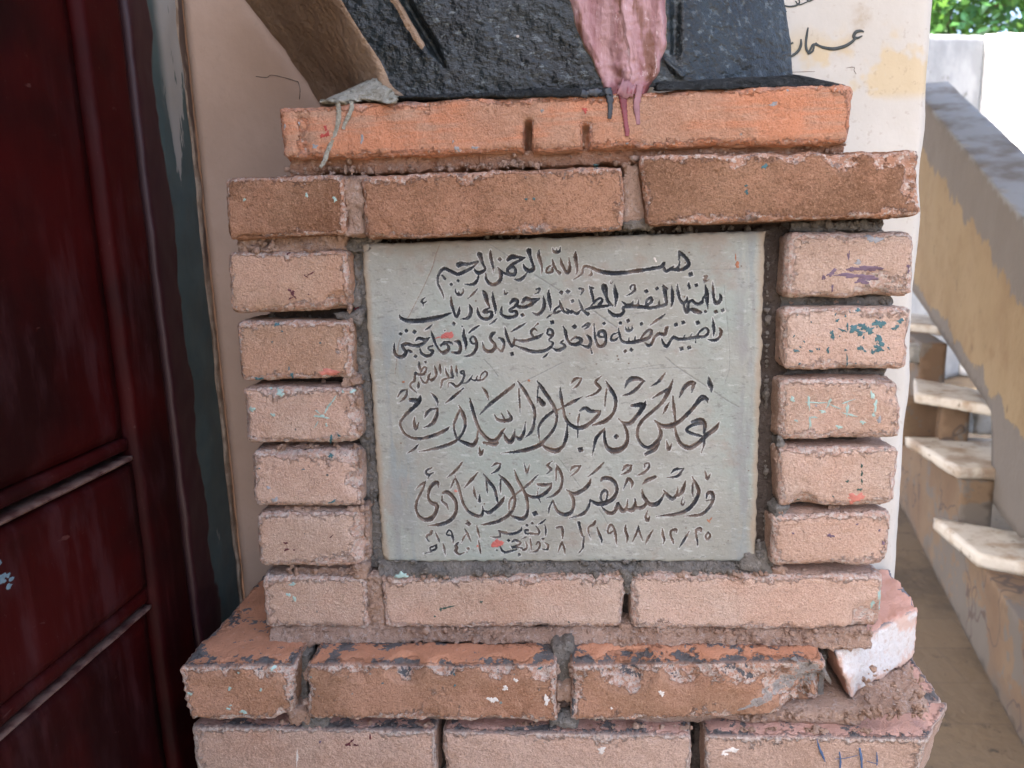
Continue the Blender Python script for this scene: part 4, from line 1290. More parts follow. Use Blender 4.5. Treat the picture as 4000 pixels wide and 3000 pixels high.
# blue strokes on the corner brick
def chalk(pts, Y):
    P = catmull([(2700 + x / 1.951, 2150 + y / 1.951, w / 1.951) for x, y, w in pts], 8)
    rs_ = np.random.RandomState(len(pts) + int(pts[0][0]))
    return strand([PY(a_, b_, Y - .0008) for a_, b_, _ in P], [max(.0004, w_ / F_PX * .7 / 2 * rs_.uniform(.6, 1.15)) for _, _, w_ in P], 8, ((0, -1, 0), .3))


for s in ([(958, 1440, 8), (975, 1500, 16), (1000, 1560, 22), (1022, 1612, 8)], [(1130, 1535, 14), (1138, 1600, 20), (1134, 1670, 12)],
                                               [(1095, 1590, 6), (1180, 1582, 8), (1268, 1562, 5)], [(1283, 1505, 18), (1296, 1580, 24), (1300, 1665, 14)],
                                               [(1414, 1540, 10), (1417, 1590, 14), (1415, 1640, 8)], [(1335, 1605, 4), (1380, 1618, 7), (1425, 1628, 4)]):
    v, f = chalk(s, -.047)
    mesh_obj("chalk_mark", v, f, P_BLUE, corner)


# ================================================================== the bust
BY = 0.008
t = NT("black_gloss_paint")
X, Y_, Z = t.sep()
cr_ = t.attr("cream")
c = t.mix(t.step(t.noise(20, 4), 0.35, 0.7), (0.008, 0.012, 0.014), (0.018, 0.026, 0.029))
c = t.mix(t.math('MULTIPLY', t.step(t.noise(170, 4, 0.7, stretch=(0.55, 1, 1)), 0.55, 0.66), t.math('MULTIPLY_ADD', t.step(t.noise(7, 5, 0.65), 0.44, 0.6), 0.75, 0.1)), c, (0.12, 0.145, 0.15))
c = t.mix(t.math('MULTIPLY', t.step(t.voronoi(48), 0.10, 0.06), t.step(t.noise(9, 3), 0.52, 0.60)), c, t.mix(t.step(t.noise(70, 2), 0.45, 0.55), (0.10, 0.12, 0.12), (0.42, 0.36, 0.30)))
cr2_ = t.step(t.math('ADD', cr_, t.math('MULTIPLY', t.math('SUBTRACT', t.noise(45, 4, 0.6), 0.5), 0.5)), 0.48, 0.53)
side_c = t.mix(t.step(t.noise(14, 4, stretch=(1, 1, 0.4)), 0.4, 0.65), (0.22, 0.145, 0.09), (0.31, 0.22, 0.15))
c = t.mix(cr2_, c, side_c)
t.bump(t.math('ADD', t.noise(130, 4, 0.6, stretch=(0.7, 1, 1)), t.math('MULTIPLY', t.noise(45, 4), 1.0)), 1.0, 0.0045)
M_BUST = t.done(c, t.math('MULTIPLY_ADD', cr2_, 0.50, 0.35), 0.45)

bust = thing("painted_bust", (0.0, 0.10, PY(2200, 388, 0)[2]), "black painted bust with a pink tapering tie, only its lower part in view", "bust")
rows_y = np.linspace(395, -330, 150)


def lerp_tab(tab, y):
    ys = [a[0] for a in tab]; xs = [a[1] for a in tab]
    return float(np.interp(y, ys, xs))


LEFT = [(-330, 1130), (0, 1322), (90, 1375), (163, 1422), (233, 1466), (290, 1486), (325, 1492), (350, 1510), (374, 1545), (395, 1560)]
LBACK = [(-330, 880), (0, 1092), (180, 1195), (300, 1255), (395, 1308)]
RIGHT = [(-330, 2960), (0, 3050), (180, 3079), (295, 3087), (395, 3090)]
ncol = 220
V = []; CRM = []
for y in rows_y:
    xl, xb, xr = lerp_tab(LEFT, y), lerp_tab(LBACK, y), lerp_tab(RIGHT, y)
    pl = PY(xl, y, BY + .006); pb = PY(xb, y, .178); pr = PY(xr, y, BY + .075)
    z = pl[2]
    for k in range(24):
        s = k / 24
        p = pb * (1 - s) + pl * s
        V.append((p[0], p[1], z)); CRM.append(1.0 if s < 0.93 else 1.0 - (s - .93) / .07 * 0.4)
    for k in range(ncol + 1):
        s = k / ncol
        xx = pl[0] + (pr[0] - pl[0]) * s
        bulge = -0.0 + 0.006 * (1 - s) ** 8
        bend = 0.070 * max(0, (s - 0.70) / 0.30) ** 1.25
        V.append((xx, BY + bulge + bend + .004 * math.sin(s * 5 + .5), z)); CRM.append(max(0, .95 - s * (75 - 52 * float(smooth(90., 330., y)))))
    for k in range(1, 9):
        s = k / 8
        V.append((pr[0] + .012 * s, pr[1] * (1 - s) + .178 * s, z)); CRM.append(0.0)
V = np.array(V); CRM = np.array(CRM)
nc = 24 + ncol + 1 + 8
# picture coordinates of every vertex, used only to find where the grooves were cut
q = (V - CAM) @ MC
PXY = np.stack([2000 + F_PX * q[:, 0] / q[:, 2], 1500 + F_PX * q[:, 1] / q[:, 2]], 1)


def seg_dist(P, a, b):
    a = np.array(a, float); b = np.array(b, float); d = b - a
    s = np.clip(((P - a) @ d) / d.dot(d), 0, 1)
    r_ = P - (a + s[:, None] * d)
    side = (P - a) @ np.array([-d[1], d[0]]) / np.linalg.norm(d)
    return np.linalg.norm(r_, axis=1), s, side


front = V[:, 1] < 0.09
dd, s, side = seg_dist(PXY, (1470, -180), (1738, 262))
wdt = 26 * (1 - smooth(.8, 1, s) * .75)
gro = np.clip(1 - (dd / wdt) ** 2, 0, 1) * front
V[:, 1] += gro * 0.014
lip = np.exp(-((side - 36 - 14 * fbm(V * 40, 3)) / 24) ** 2) * front * smooth(1.0, .75, s) * (dd < 95)
CRM = np.maximum(CRM, lip * (1.0 - .45 * s))
V[:, 1] -= lip * 0.004
dd, s, side = seg_dist(PXY, (2640, -200), (2640, 200))
V[:, 1] += np.clip(1 - (dd / 24) ** 2, 0, 1) * 0.008
dd, s, side = seg_dist(PXY, (2595, 235), (2660, 300))
V[:, 1] -= np.clip(1 - (dd / 14) ** 2, 0, 1) * 0.004
d_ = .0018 * fbm(V * 30, 3) + .0007 * fbm(V * 130, 3) + .002 * fbm(V * 9 + 4, 2)
V[:, 1] -= d_
V[:, 0] -= .6 * d_ * (CRM > .9)
# skirt of thick paint where the bust meets the bricks
low = smooth(1.50, 1.488, V[:, 2]) * (V[:, 1] < .08)
V[:, 1] -= low * .003 * (1 + fbm(V * 60, 2))
idx = np.arange(len(rows_y) * nc).reshape(len(rows_y), nc)
Fq = np.stack([idx[:-1, :-1], idx[:-1, 1:], idx[1:, 1:], idx[1:, :-1]], -1).reshape(-1, 4)
mesh_obj("body", V, Fq, M_BUST, bust, {"cream": CRM})
# tie
t = NT("faded_pink_paint")
X, Y_, Z = t.sep()
vst = t.noise(42, 4, 0.6, stretch=(1, 1, 0.13))
c = t.mix(t.step(vst, 0.38, 0.62), (0.27, 0.125, 0.13), (0.43, 0.265, 0.27))
c = t.mix(t.step(t.noise(33, 4, 0.6, stretch=(1, 1, 0.22)), 0.52, 0.60), c, (0.20, 0.095, 0.07))
c = t.mix(t.math('MULTIPLY', t.step(t.noise(200, 4, 0.7, stretch=(1, 1, 0.4)), 0.6, 0.68), 0.7), c, (0.56, 0.43, 0.43))
edg = t.attr("rim")
c = t.mix(t.step(t.math('ADD', edg, t.math('MULTIPLY', t.noise(60, 3), 0.3)), 0.75, 0.9), c, (0.26, 0.19, 0.135))
c = t.mix(t.step(t.math('ADD', Z, t.math('MULTIPLY', t.noise(35, 4), 0.03)), 1.519, 1.508), c, (0.25, 0.085, 0.10))
t.bump(t.math('ADD', t.noise(120, 4, 0.65, stretch=(1, 1, 0.35)), t.noise(50, 4)), 0.8, 0.004)
M_TIE = t.done(c, 0.6, 0.35)
TL_ = [(-330, 2120), (0, 2217), (120, 2252), (200, 2288), (290, 2333), (345, 2356), (378, 2368)]
TR_ = [(-330, 2590), (0, 2606), (130, 2614), (180, 2616), (230, 2600), (290, 2578), (340, 2545), (378, 2520)]
V = []; RIM = []
ys = np.linspace(378, -330, 130); nn = 60
for y in ys:
    a, b = PY(lerp_tab(TL_, y), y, BY - .004), PY(lerp_tab(TR_, y), y, BY - .004)
    for k in range(nn + 1):
        s = k / nn
        x = a[0] + (b[0] - a[0]) * s + 0.0016 * math.sin(y * .043 + 1) * math.sin(y * .021 + s * 2) * (1 if y > 150 else .5)
        e = min(s, 1 - s) * 2
        prof = min(1, e * 5) ** .5
        fold = .0035 * math.cos((s - .5) * 11) + (.004 if s > .5 else 0)
        V.append((x, BY + .007 - prof * .014 - fold * prof, a[2])); RIM.append(1 - min(1, e * 6))
V = np.array(V)
V[:, 1] -= .0022 * fbm(V * np.array([70, 30, 22]), 3) + .0008 * fbm(V * 200, 2) + .004 * smooth(1.535, 1.51, V[:, 2]) * fbm(V * 80, 2)
idx = np.arange(len(V)).reshape(len(ys), nn + 1)
Fq = np.stack([idx[:-1, :-1], idx[:-1, 1:], idx[1:, 1:], idx[1:, :-1]], -1).reshape(-1, 4)
mesh_obj("tie", V, Fq, M_TIE, bust, {"rim": np.array(RIM)})["label"] = "pink tapering tie with streaked paint"


# paint runs over the orange bricks
def run(pts, mat, name, parent, Y=-.004, label=None, sub=8, fl=.17):
    P = catmull(pts, sub)
    rs_ = np.random.RandomState(int(pts[0][0]))
    rad = [max(.0006, w_ / F_PX * .745 / 2 * rs_.uniform(.78, 1.15)) for _, _, w_ in P]
    v_, f_ = strand([PY(a_, b_, Y - .0006) for a_, b_, _ in P], rad, 10, ((0, -1, 0), fl))
    o = mesh_obj(name, v_, f_, mat, parent)
    if label:
        o["label"] = label
    return o


P_CREAM = mortar_mat("dried_cream_run", (0.40, 0.385, 0.31), (0.52, 0.51, 0.44), (0.66, 0.66, 0.61), 0.6)
P_DRIPB = paint_mat("black_drip", (0.02, 0.024, 0.03), 0.3)
P_DRIPR = paint_mat("dark_red_drip", (0.17, 0.03, 0.04), 0.35)
P_DRIPM = paint_mat("mauve_drip", (0.24, 0.115, 0.13), 0.4)
run([(1318, 400, 20), (1324, 440, 19), (1318, 490, 18), (1300, 545, 18), (1280, 590, 17), (1268, 628, 19), (1250, 655, 13)], P_CREAM, "paint_run", ped, label="long pale paint run")
run([(1372, 396, 18), (1374, 420, 17), (1364, 448, 16), (1348, 480, 15), (1340, 505, 13)], P_CREAM, "paint_run", ped, label="short pale paint run")
run([(1364, 500, 3), (1366, 540, 4), (1365, 575, 8), (1365, 586, 9)], M_ORANGE, "paint_run", ped)
run([(2372, 345, 34), (2382, 385, 26), (2384, 420, 18), (2382, 450, 17), (2380, 464, 13)], P_DRIPB, "paint_run", ped, label="black paint run")
run([(2430, 345, 40), (2434, 390, 28), (2440, 440, 20), (2446, 490, 17), (2450, 515, 18), (2448, 532, 15)], P_DRIPR, "paint_run", ped, label="dark red paint run")
run([(2500, 330, 30), (2494, 370, 24), (2486, 410, 24), (2490, 450, 20), (2493, 488, 14)], P_DRIPM, "paint_run", ped, label="mauve paint run")
run([(2420, 340, 60), (2450, 352, 66), (2476, 358, 40)], P_DRIPM, "paint_run", ped, fl=.3)
run([(2270, 362, 30), (2288, 368, 28), (2306, 362, 24), (2330, 362, 34), (2350, 364, 24)], P_DRIPB, "paint_run", ped, fl=.3)
# crust of cream plaster at the left foot of the bust
K = [PY(1392, 335, .03), PY(1478, 296, .014), PY(1556, 396, -.007), PY(1262, 402, -.0065), PY(1385, 335, .12), PY(1474, 296, .12), PY(1550, 386, .12), PY(1275, 396, .12)]
hexa("plaster_crust", K, P_CREAM, bust, seed=140, r=.006, res=.0022, res_y=.003, amp=.005, edge_amp=.006, chip=.014, fine=.0022, big=.004, label="crust of pale plaster at the foot of the bust")
K = [PY(1238, 380, -.004), PY(1345, 378, -.006), PY(1345, 404, -.0065), PY(1240, 404, -.006)]
K = K + [k + np.array([0, .05, 0]) for k in K]
hexa("plaster_crust", K, P_CREAM, bust, seed=141, r=.004, res=.0025, res_y=.005, amp=.003, edge_amp=.004, chip=.010, fine=.001)
# black painted bedding along the foot of the bust
K = [PY(2560, 318, .0), PY(3110, 292, .012), PY(3310, 336, -.002), PY(2560, 356, -.006), PY(2560, 318, .14), PY(3100, 292, .14), PY(3310, 332, .10), PY(2560, 352, .14)]
hexa("bedding", K, M_BLACKM, bust, seed=142, r=.004, res=.003, res_y=.006, amp=.003, edge_amp=.003, chip=.008, fine=.0012)
K = [PY(1530, 368, .0), PY(2400, 340, .0), PY(2400, 372, -.0055), PY(1530, 384, -.0055)]
K = K + [k + np.array([0, .1, 0]) for k in K]
hexa("bedding", K, M_BLACKM, bust, seed=143, r=.003, res=.003, res_y=.01, amp=.002, edge_amp=.003, chip=.008, fine=.0008)

# ================================================================== the engraved plaque
PYF = 0.0125                                    # plane of its face
K_ = 700 / 2212.0
FR = {"A": (1600, 940), "B": (2200, 940), "C": (1500, 1200), "D": (2200, 1200), "E": (1500, 1400), "F": (2200, 1400), "G": (1550, 1780), "H": (2150, 1780)}
# strokes: x,y,width triples in enlarged picture frames; "d x,y,r" is a chiselled dot
INK = {
0: """A
850,255,14 800,270,28 720,288,36 640,285,52 605,300,60
850,255,14 790,320,26 690,378,40 600,412,42 520,385,40 430,345,40 380,380,34 350,440,30 345,520,28 375,590,26 405,650,20 428,730,5
400,430,26 435,470,34
d 515,540,40
d 598,495,36
865,172,62 880,210,50 905,290,30 930,350,30 880,392,44 825,388,40 800,345,16
850,425,14 835,490,36 780,540,36 670,535,5
1000,112,8 998,180,42 1015,260,36 1032,340,24 1028,400,5
d 1113,230,46
940,390,6 945,470,34 990,530,40 1060,540,40 1120,480,44 1125,400,46 1090,330,14
1100,360,24 1180,405,30 1240,425,36
1215,350,34 1270,320,34 1308,365,36 1285,420,46 1220,405,40 1205,350,30
1430,207,12 1340,205,36 1260,200,56 1212,235,40
1430,207,14 1350,250,34 1270,290,36 1212,345,34
1450,392,10 1410,450,34 1350,485,40 1290,478,10
1470,125,60 1490,200,34 1515,280,32 1530,350,46 1470,372,50 1415,325,36 1405,292,10
1598,108,10 1592,180,42 1615,260,36 1635,340,24 1630,418,5
1765,88,8 1780,135,28 1815,142,40 1850,130,28 1860,78,8
1812,95,10 1815,140,24
1745,305,16 1695,345,28 1690,395,22 1755,385,36 1762,335,24
1760,222,8 1775,290,32 1810,360,26 1850,400,40
1860,208,6 1880,290,36 1915,360,34 1950,395,40 1978,330,38 1965,205,8
2050,128,8 2045,200,44 2060,290,36 2070,360,28 2052,428,5
B
118,487,4 190,440,22 235,400,24 240,350,24 270,315,30 340,330,34 440,372,44 560,398,50 700,398,48 880,377,44 1060,350,40 1200,325,40 1240,285,40 1252,262,10
345,372,10 348,420,30 310,430,10
1240,330,30 1270,375,40 1330,345,34 1372,308,10
1330,362,26 1410,340,34 1442,262,10
1380,362,30 1470,357,40 1540,310,50 1545,260,40 1490,185,44 1440,145,34 1428,122,8
1435,160,30 1430,240,18
d 1575,415,56""",
1: """B
1740,440,20 1775,440,26 1740,490,32
1812,472,6 1770,500,20 1720,532,5
1755,548,12 1770,640,50 1775,740,44 1788,845,8
1845,498,6 1850,620,34 1860,720,34 1890,772,50 1938,740,40 1945,690,36 1928,650,8
d 1885,880,46
d 1970,860,48
d 1558,582,36
1550,505,6 1553,560,34
d 1642,550,44
1595,850,50 1640,870,60 1695,885,40
d 1755,875,38
1410,532,8 1415,620,36 1440,720,34 1480,770,40 1522,740,30 1530,685,8
1730,688,12 1710,760,40 1650,782,40 1590,740,40 1545,780,34 1540,850,44 1520,890,30 1495,830,30 1490,780,16
1335,542,8 1347,640,40 1347,740,36 1330,832,5
1230,548,10 1250,610,46 1265,700,40 1270,780,40 1200,808,40 1080,828,40 960,815,46 820,810,46 740,830,34 745,880,36 700,920,44 630,920,44 575,880,34 555,842,8
1240,560,30 1275,595,38
1185,728,8 1180,790,30
932,732,8 925,790,30
865,742,10 840,790,38 780,792,38 725,752,12
1020,795,26 1035,735,28 1085,700,28 1092,750,38 1030,805,26
d 1158,590,42
d 1025,625,48
830,605,12 835,560,24 880,550,18 882,610,32 840,650,24 770,685,5
635,532,8 640,620,46 655,700,48 640,822,6
487,540,20 510,580,74 530,680,40 560,760,40 605,800,24
600,792,20 500,812,36 400,822,36 300,842,34 258,860,10
320,552,10 345,620,36 365,700,30 370,755,16
345,585,36 375,590,16
338,812,16 400,745,28 455,708,28 482,740,34 445,790,40
190,728,8 220,800,30 245,860,30 300,905,38
d 115,745,46
d 305,905,46
590,498,10 578,520,10 597,535,10 602,510,8
1260,902,6 1210,950,24 1150,990,26 1060,1052,6
200,590,26 245,608,26 212,675,8
A
d 1872,640,50
d 1952,630,52
1845,728,8 1865,800,34 1900,870,36 1955,895,26
1860,800,16 1800,845,28 1790,895,26 1855,870,26
1930,840,16 1990,885,36
2000,860,16 2060,902,36 2110,860,16
1720,602,8 1715,680,44 1735,780,40 1738,872,6
1650,685,14 1662,780,44 1640,860,40 1580,912,40 1510,885,8
1560,602,16 1608,590,18 1590,640,22 1535,662,5
1610,710,10 1510,730,40 1430,718,50 1388,765,26
1602,720,18 1510,780,40 1420,822,42 1340,815,40 1298,790,16
1240,775,28 1285,730,48 1335,752,38 1300,810,34 1235,850,28 1240,880,24 1310,872,38 1318,920,40 1270,945,42 1200,945,42 1140,915,36 1130,870,30 1138,806,8
d 1392,918,50
1165,602,6 1180,662,24 1217,638,8
1025,625,8 1030,720,40 1055,820,40 1060,910,5
905,622,20 935,670,56 960,760,40 988,825,16
990,832,16 930,862,42 920,890,28 1000,880,38 1010,935,42 950,970,42 880,950,36 845,890,34 835,822,6
735,785,10 755,840,44 752,900,42 715,955,42 620,972,5
510,676,8 515,780,36 540,860,36 560,935,22
615,815,8 605,890,38 580,945,26 552,915,14
515,890,16 384,940,50 244,972,60 84,992,56 -36,985,50 -106,955,34 -126,915,8
565,598,6 575,650,24 620,672,34 662,640,18 660,588,6
600,625,12 615,650,16
842,592,8 790,650,26 718,717,5
190,702,10 150,740,26 165,772,24 218,742,6
165,775,16 166,825,5""",
2: """C
130,432,8 125,530,34 160,600,44 230,612,48 270,560,44 240,510,38 225,470,38 290,455,42 370,475,42 450,465,46 510,425,38 562,378,14
390,415,18 430,382,38 500,400,38 572,373,10
d 205,328,44
d 275,290,46
d 375,305,50
500,288,6 550,255,26 600,212,8
300,530,30 335,550,36
d 388,605,44
d 513,676,34
575,283,8 600,360,34 640,460,26 690,540,26 740,562,48 800,510,38 765,455,28 695,470,20
700,485,20 740,432,28 820,440,28 852,462,12
597,478,24 545,498,22 560,530,24 602,540,34 580,590,38 520,602,38 460,560,34 438,490,8
d 750,292,20
868,422,14 920,430,46 945,500,40 920,562,44 830,555,16
985,262,10 985,350,44 1010,450,40 1005,548,8
1085,445,26 1060,400,24 1100,362,28 1138,420,34 1142,500,36 1100,570,38 1040,602,28 975,602,5
1075,445,20 1128,452,18
1040,325,12 1100,275,34 1182,222,10
d 965,236,16
d 860,205,48
1387,308,10 1340,330,46 1310,390,34 1362,450,38 1372,500,42 1310,548,44 1240,520,38 1212,425,8
1408,378,14 1460,400,42 1482,460,34 1450,545,32 1395,500,10
1490,242,10 1510,330,36 1540,420,32 1580,485,32 1605,420,28 1605,370,10
1605,400,20 1720,418,34 1830,392,40 1920,360,38 1964,322,10
1895,298,10 1850,265,28 1813,310,34 1845,375,28
d 1580,577,52
1563,308,10 1660,250,32 1757,192,10
1855,242,8 1900,202,22
1948,632,5 2000,595,24 2032,558,8
2012,325,26 2030,272,30 2078,290,32 2080,350,34 2030,342,26
2080,350,34 2035,410,20 2085,440,28 2050,500,36 1960,542,42 1850,548,42 1740,520,40 1615,470,8
d 2075,185,52
1298,217,5 1350,180,26 1397,138,8
1998,137,5 2040,110,24 2082,78,6
D
-135,505,10 -70,532,42 0,505,38 20,472,32 -30,440,26 0,412,20
-2,230,8 30,310,40 50,400,34 100,455,38 180,452,48 225,400,42 150,375,32 95,410,20
d 140,240,54
238,245,22 300,205,30 332,208,18 290,252,24 245,280,5
278,338,10 320,370,38 340,430,36 310,492,42 220,465,12
378,202,10 385,300,28 400,400,30 440,482,38 510,460,38 528,380,34 500,300,46 440,310,40 440,362,26 505,370,18
340,505,14 355,568,20
d 505,200,44
d 706,196,44
d 800,168,50
765,238,8 780,280,26 810,292,34 850,270,26 850,222,6
805,245,8 812,285,18
672,312,16 610,340,26 588,402,28 640,405,28 678,372,10
680,252,8 695,330,28 715,400,30 760,432,34 860,432,40 960,410,48 1050,380,42 1092,320,38 1070,278,28 1010,320,32 958,385,16
812,372,6 810,422,24
892,347,6 880,417,28
1005,438,10 1050,472,40 1090,450,38 1130,370,34 1180,330,42 1245,340,40
1302,240,12 1275,262,44 1258,335,40
d 765,542,44
d 840,526,46
d 966,205,44
1063,232,6 1150,165,30 1258,86,12
1215,388,10 1240,450,34 1280,482,44 1320,420,34 1360,370,36 1420,392,40 1520,392,36 1640,370,34 1750,360,34 1792,300,34 1760,258,28 1700,290,28 1648,350,16
1502,342,6 1480,387,24
1592,322,6 1560,377,24
1640,400,10 1635,445,5
d 1390,215,50
d 1480,187,50
d 1660,190,54
d 1460,512,50
d 1555,497,50
1845,128,8 1855,220,36 1862,290,32 1855,365,6
1928,258,18 1950,300,40 1930,370,34 1870,412,36 1780,400,5""",
3: """E
430,33,8 435,100,34 450,165,18
448,175,20 490,110,24 522,130,24 492,190,32 430,202,28 390,175,24 380,230,32 370,280,32 330,312,28 325,350,26 370,395,22 420,440,5
d 512,45,32
425,288,6 425,340,36 410,380,5
445,232,10 480,290,28 520,300,28 550,240,24 582,166,8
540,232,20 562,200,28
620,92,8 640,160,38 640,220,30 590,268,38 555,248,10
685,62,6 692,130,34 700,198,6
755,107,6 767,170,24 790,222,24
770,250,22 720,272,28 710,320,28 695,372,6
830,98,18 837,180,34 852,238,22 790,242,14
890,87,6 895,150,30 902,228,6
960,192,22 942,170,18 975,152,22 992,210,26 960,290,32 900,347,32 840,310,28 800,302,18 788,370,6
958,312,6 1020,300,24 1060,260,24 1090,212,10
1070,252,18 1130,272,24 1152,218,10
1130,272,18 1220,262,24 1272,200,24 1250,163,22 1200,200,20 1188,252,12""",
4: """E
445,452,8 435,520,50 370,600,46 280,682,40 215,762,32 200,822,26 240,912,28 320,972,30 430,992,36 560,967,40 680,925,40 760,885,36 812,842,8
325,512,44 395,522,60
287,378,12 275,450,30 230,510,26 172,553,5
285,385,12 220,402,24 190,440,20 162,488,6
574,422,6 630,480,34 655,530,26 662,584,5
662,618,14 570,637,34 520,690,34 498,745,6
660,628,20 645,720,44 590,810,40 486,857,5
378,720,6 370,800,30 395,872,34 432,788,8
758,555,8 860,472,34 982,366,10
922,578,10 975,690,44 1002,790,36 985,890,34 910,1000,30 800,1062,40 640,1112,36 425,1152,5
930,640,20 890,740,34 860,830,26 880,940,28 900,1005,16
910,1002,20 1000,1042,44 1090,1072,50 1142,1010,36 1157,895,14
1056,486,10 1085,600,36 1130,760,36 1180,880,40 1250,970,40 1340,1022,50 1410,982,44 1460,900,30 1497,862,10
1230,1040,30 1360,1065,44 1400,1045,30
1183,693,10 1290,582,38 1450,452,40 1590,345,34 1607,312,12
1207,352,8 1260,420,38 1297,528,5
1358,688,8 1400,752,34 1480,772,44 1570,742,42 1520,640,8
1445,672,8 1482,742,24
1478,925,10 1510,1000,46 1560,1032,56 1602,960,38 1615,877,8
1622,962,22 1680,992,46 1730,900,30 1747,780,8
1643,276,8 1720,380,40 1800,520,36 1857,640,34 1852,800,30 1820,900,40 1738,985,8
1662,375,14 1672,500,20 1680,695,6
1888,276,10 1960,380,44 2060,530,40 2120,650,36 2132,760,30 2090,880,34 2000,990,34 1900,1082,50 1700,1142,44 1450,1172,5
1905,345,12 1890,480,16 1888,605,4
2080,662,32 1980,742,34 1905,862,26 1922,1035,8
1915,495,40 1960,560,66
2085,630,16 2140,640,22 2212,600,14
1945,1060,16 2010,1112,44 2120,1142,60 2212,1085,36
1175,1087,6 1192,1185,40 1227,1128,12
287,1172,5 370,1122,30 433,1052,6
F
-37,340,8 -30,460,34 -5,590,30 20,720,36 70,800,40 150,852,44 240,852,50 340,792,40 430,702,40 468,630,8
-10,606,12 100,547,40 243,470,8
-30,1105,30 5,1075,34 40,960,40 50,815,14
440,652,26 340,652,46 270,612,40 208,645,26
202,690,18 185,760,26 180,835,8
182,880,20 177,1015,4
d 215,1127,66
88,322,6 150,252,34 227,243,12
225,252,20 180,330,26 98,390,5
482,212,6 398,290,34 457,365,34 400,432,28 280,480,5
523,272,8 580,372,44 642,480,40 647,590,36 600,702,36 500,782,50 355,828,8
535,382,22 520,500,20 512,632,4
1022,516,8 990,602,50 900,722,44 820,802,50 740,792,30 678,742,8
850,585,36 960,572,60
740,802,18 785,902,36 792,1020,40 730,1112,60 620,1142,70 540,1092,44 510,982,34 510,865,18
500,880,26 410,982,40 380,1100,26 353,1220,4
d 655,967,58
758,368,8 810,272,50 900,247,50 1005,280,18
990,282,22 910,372,40 830,432,34 720,462,6
1072,352,6 1180,282,34 1264,176,12
1357,260,10 1310,382,44 1230,532,40 1120,642,38 1000,742,38 930,842,36 915,952,34 960,1052,36 1040,1102,40 1130,1062,50 1202,960,44 1190,862,30 1127,755,8
1020,1182,40 1130,1122,44 1180,1040,30
1310,372,28 1200,432,34 1095,498,10
1128,768,16 1220,832,44 1330,832,60 1440,772,44 1560,662,44 1680,522,44 1760,500,30 1787,555,8
1650,515,18 1720,468,40 1785,505,26
1312,540,6 1265,622,34 1228,695,4
1352,465,12 1365,602,36 1382,765,22
1373,825,18 1400,952,36 1460,1062,44 1560,1102,56 1660,1052,50 1770,952,50 1880,862,50 1927,790,10
1590,782,28 1700,762,56 1752,822,44 1740,925,22
1725,800,30 1600,822,36 1522,882,34 1600,932,38 1725,965,24
1745,932,18 1740,1052,26 1703,1170,4
1428,502,6 1480,382,40 1550,312,50 1618,302,38 1600,362,34 1585,428,6
1795,216,10 1810,310,56 1830,372,34 1825,424,5
1275,1005,6 1300,1122,42 1342,1048,8""",
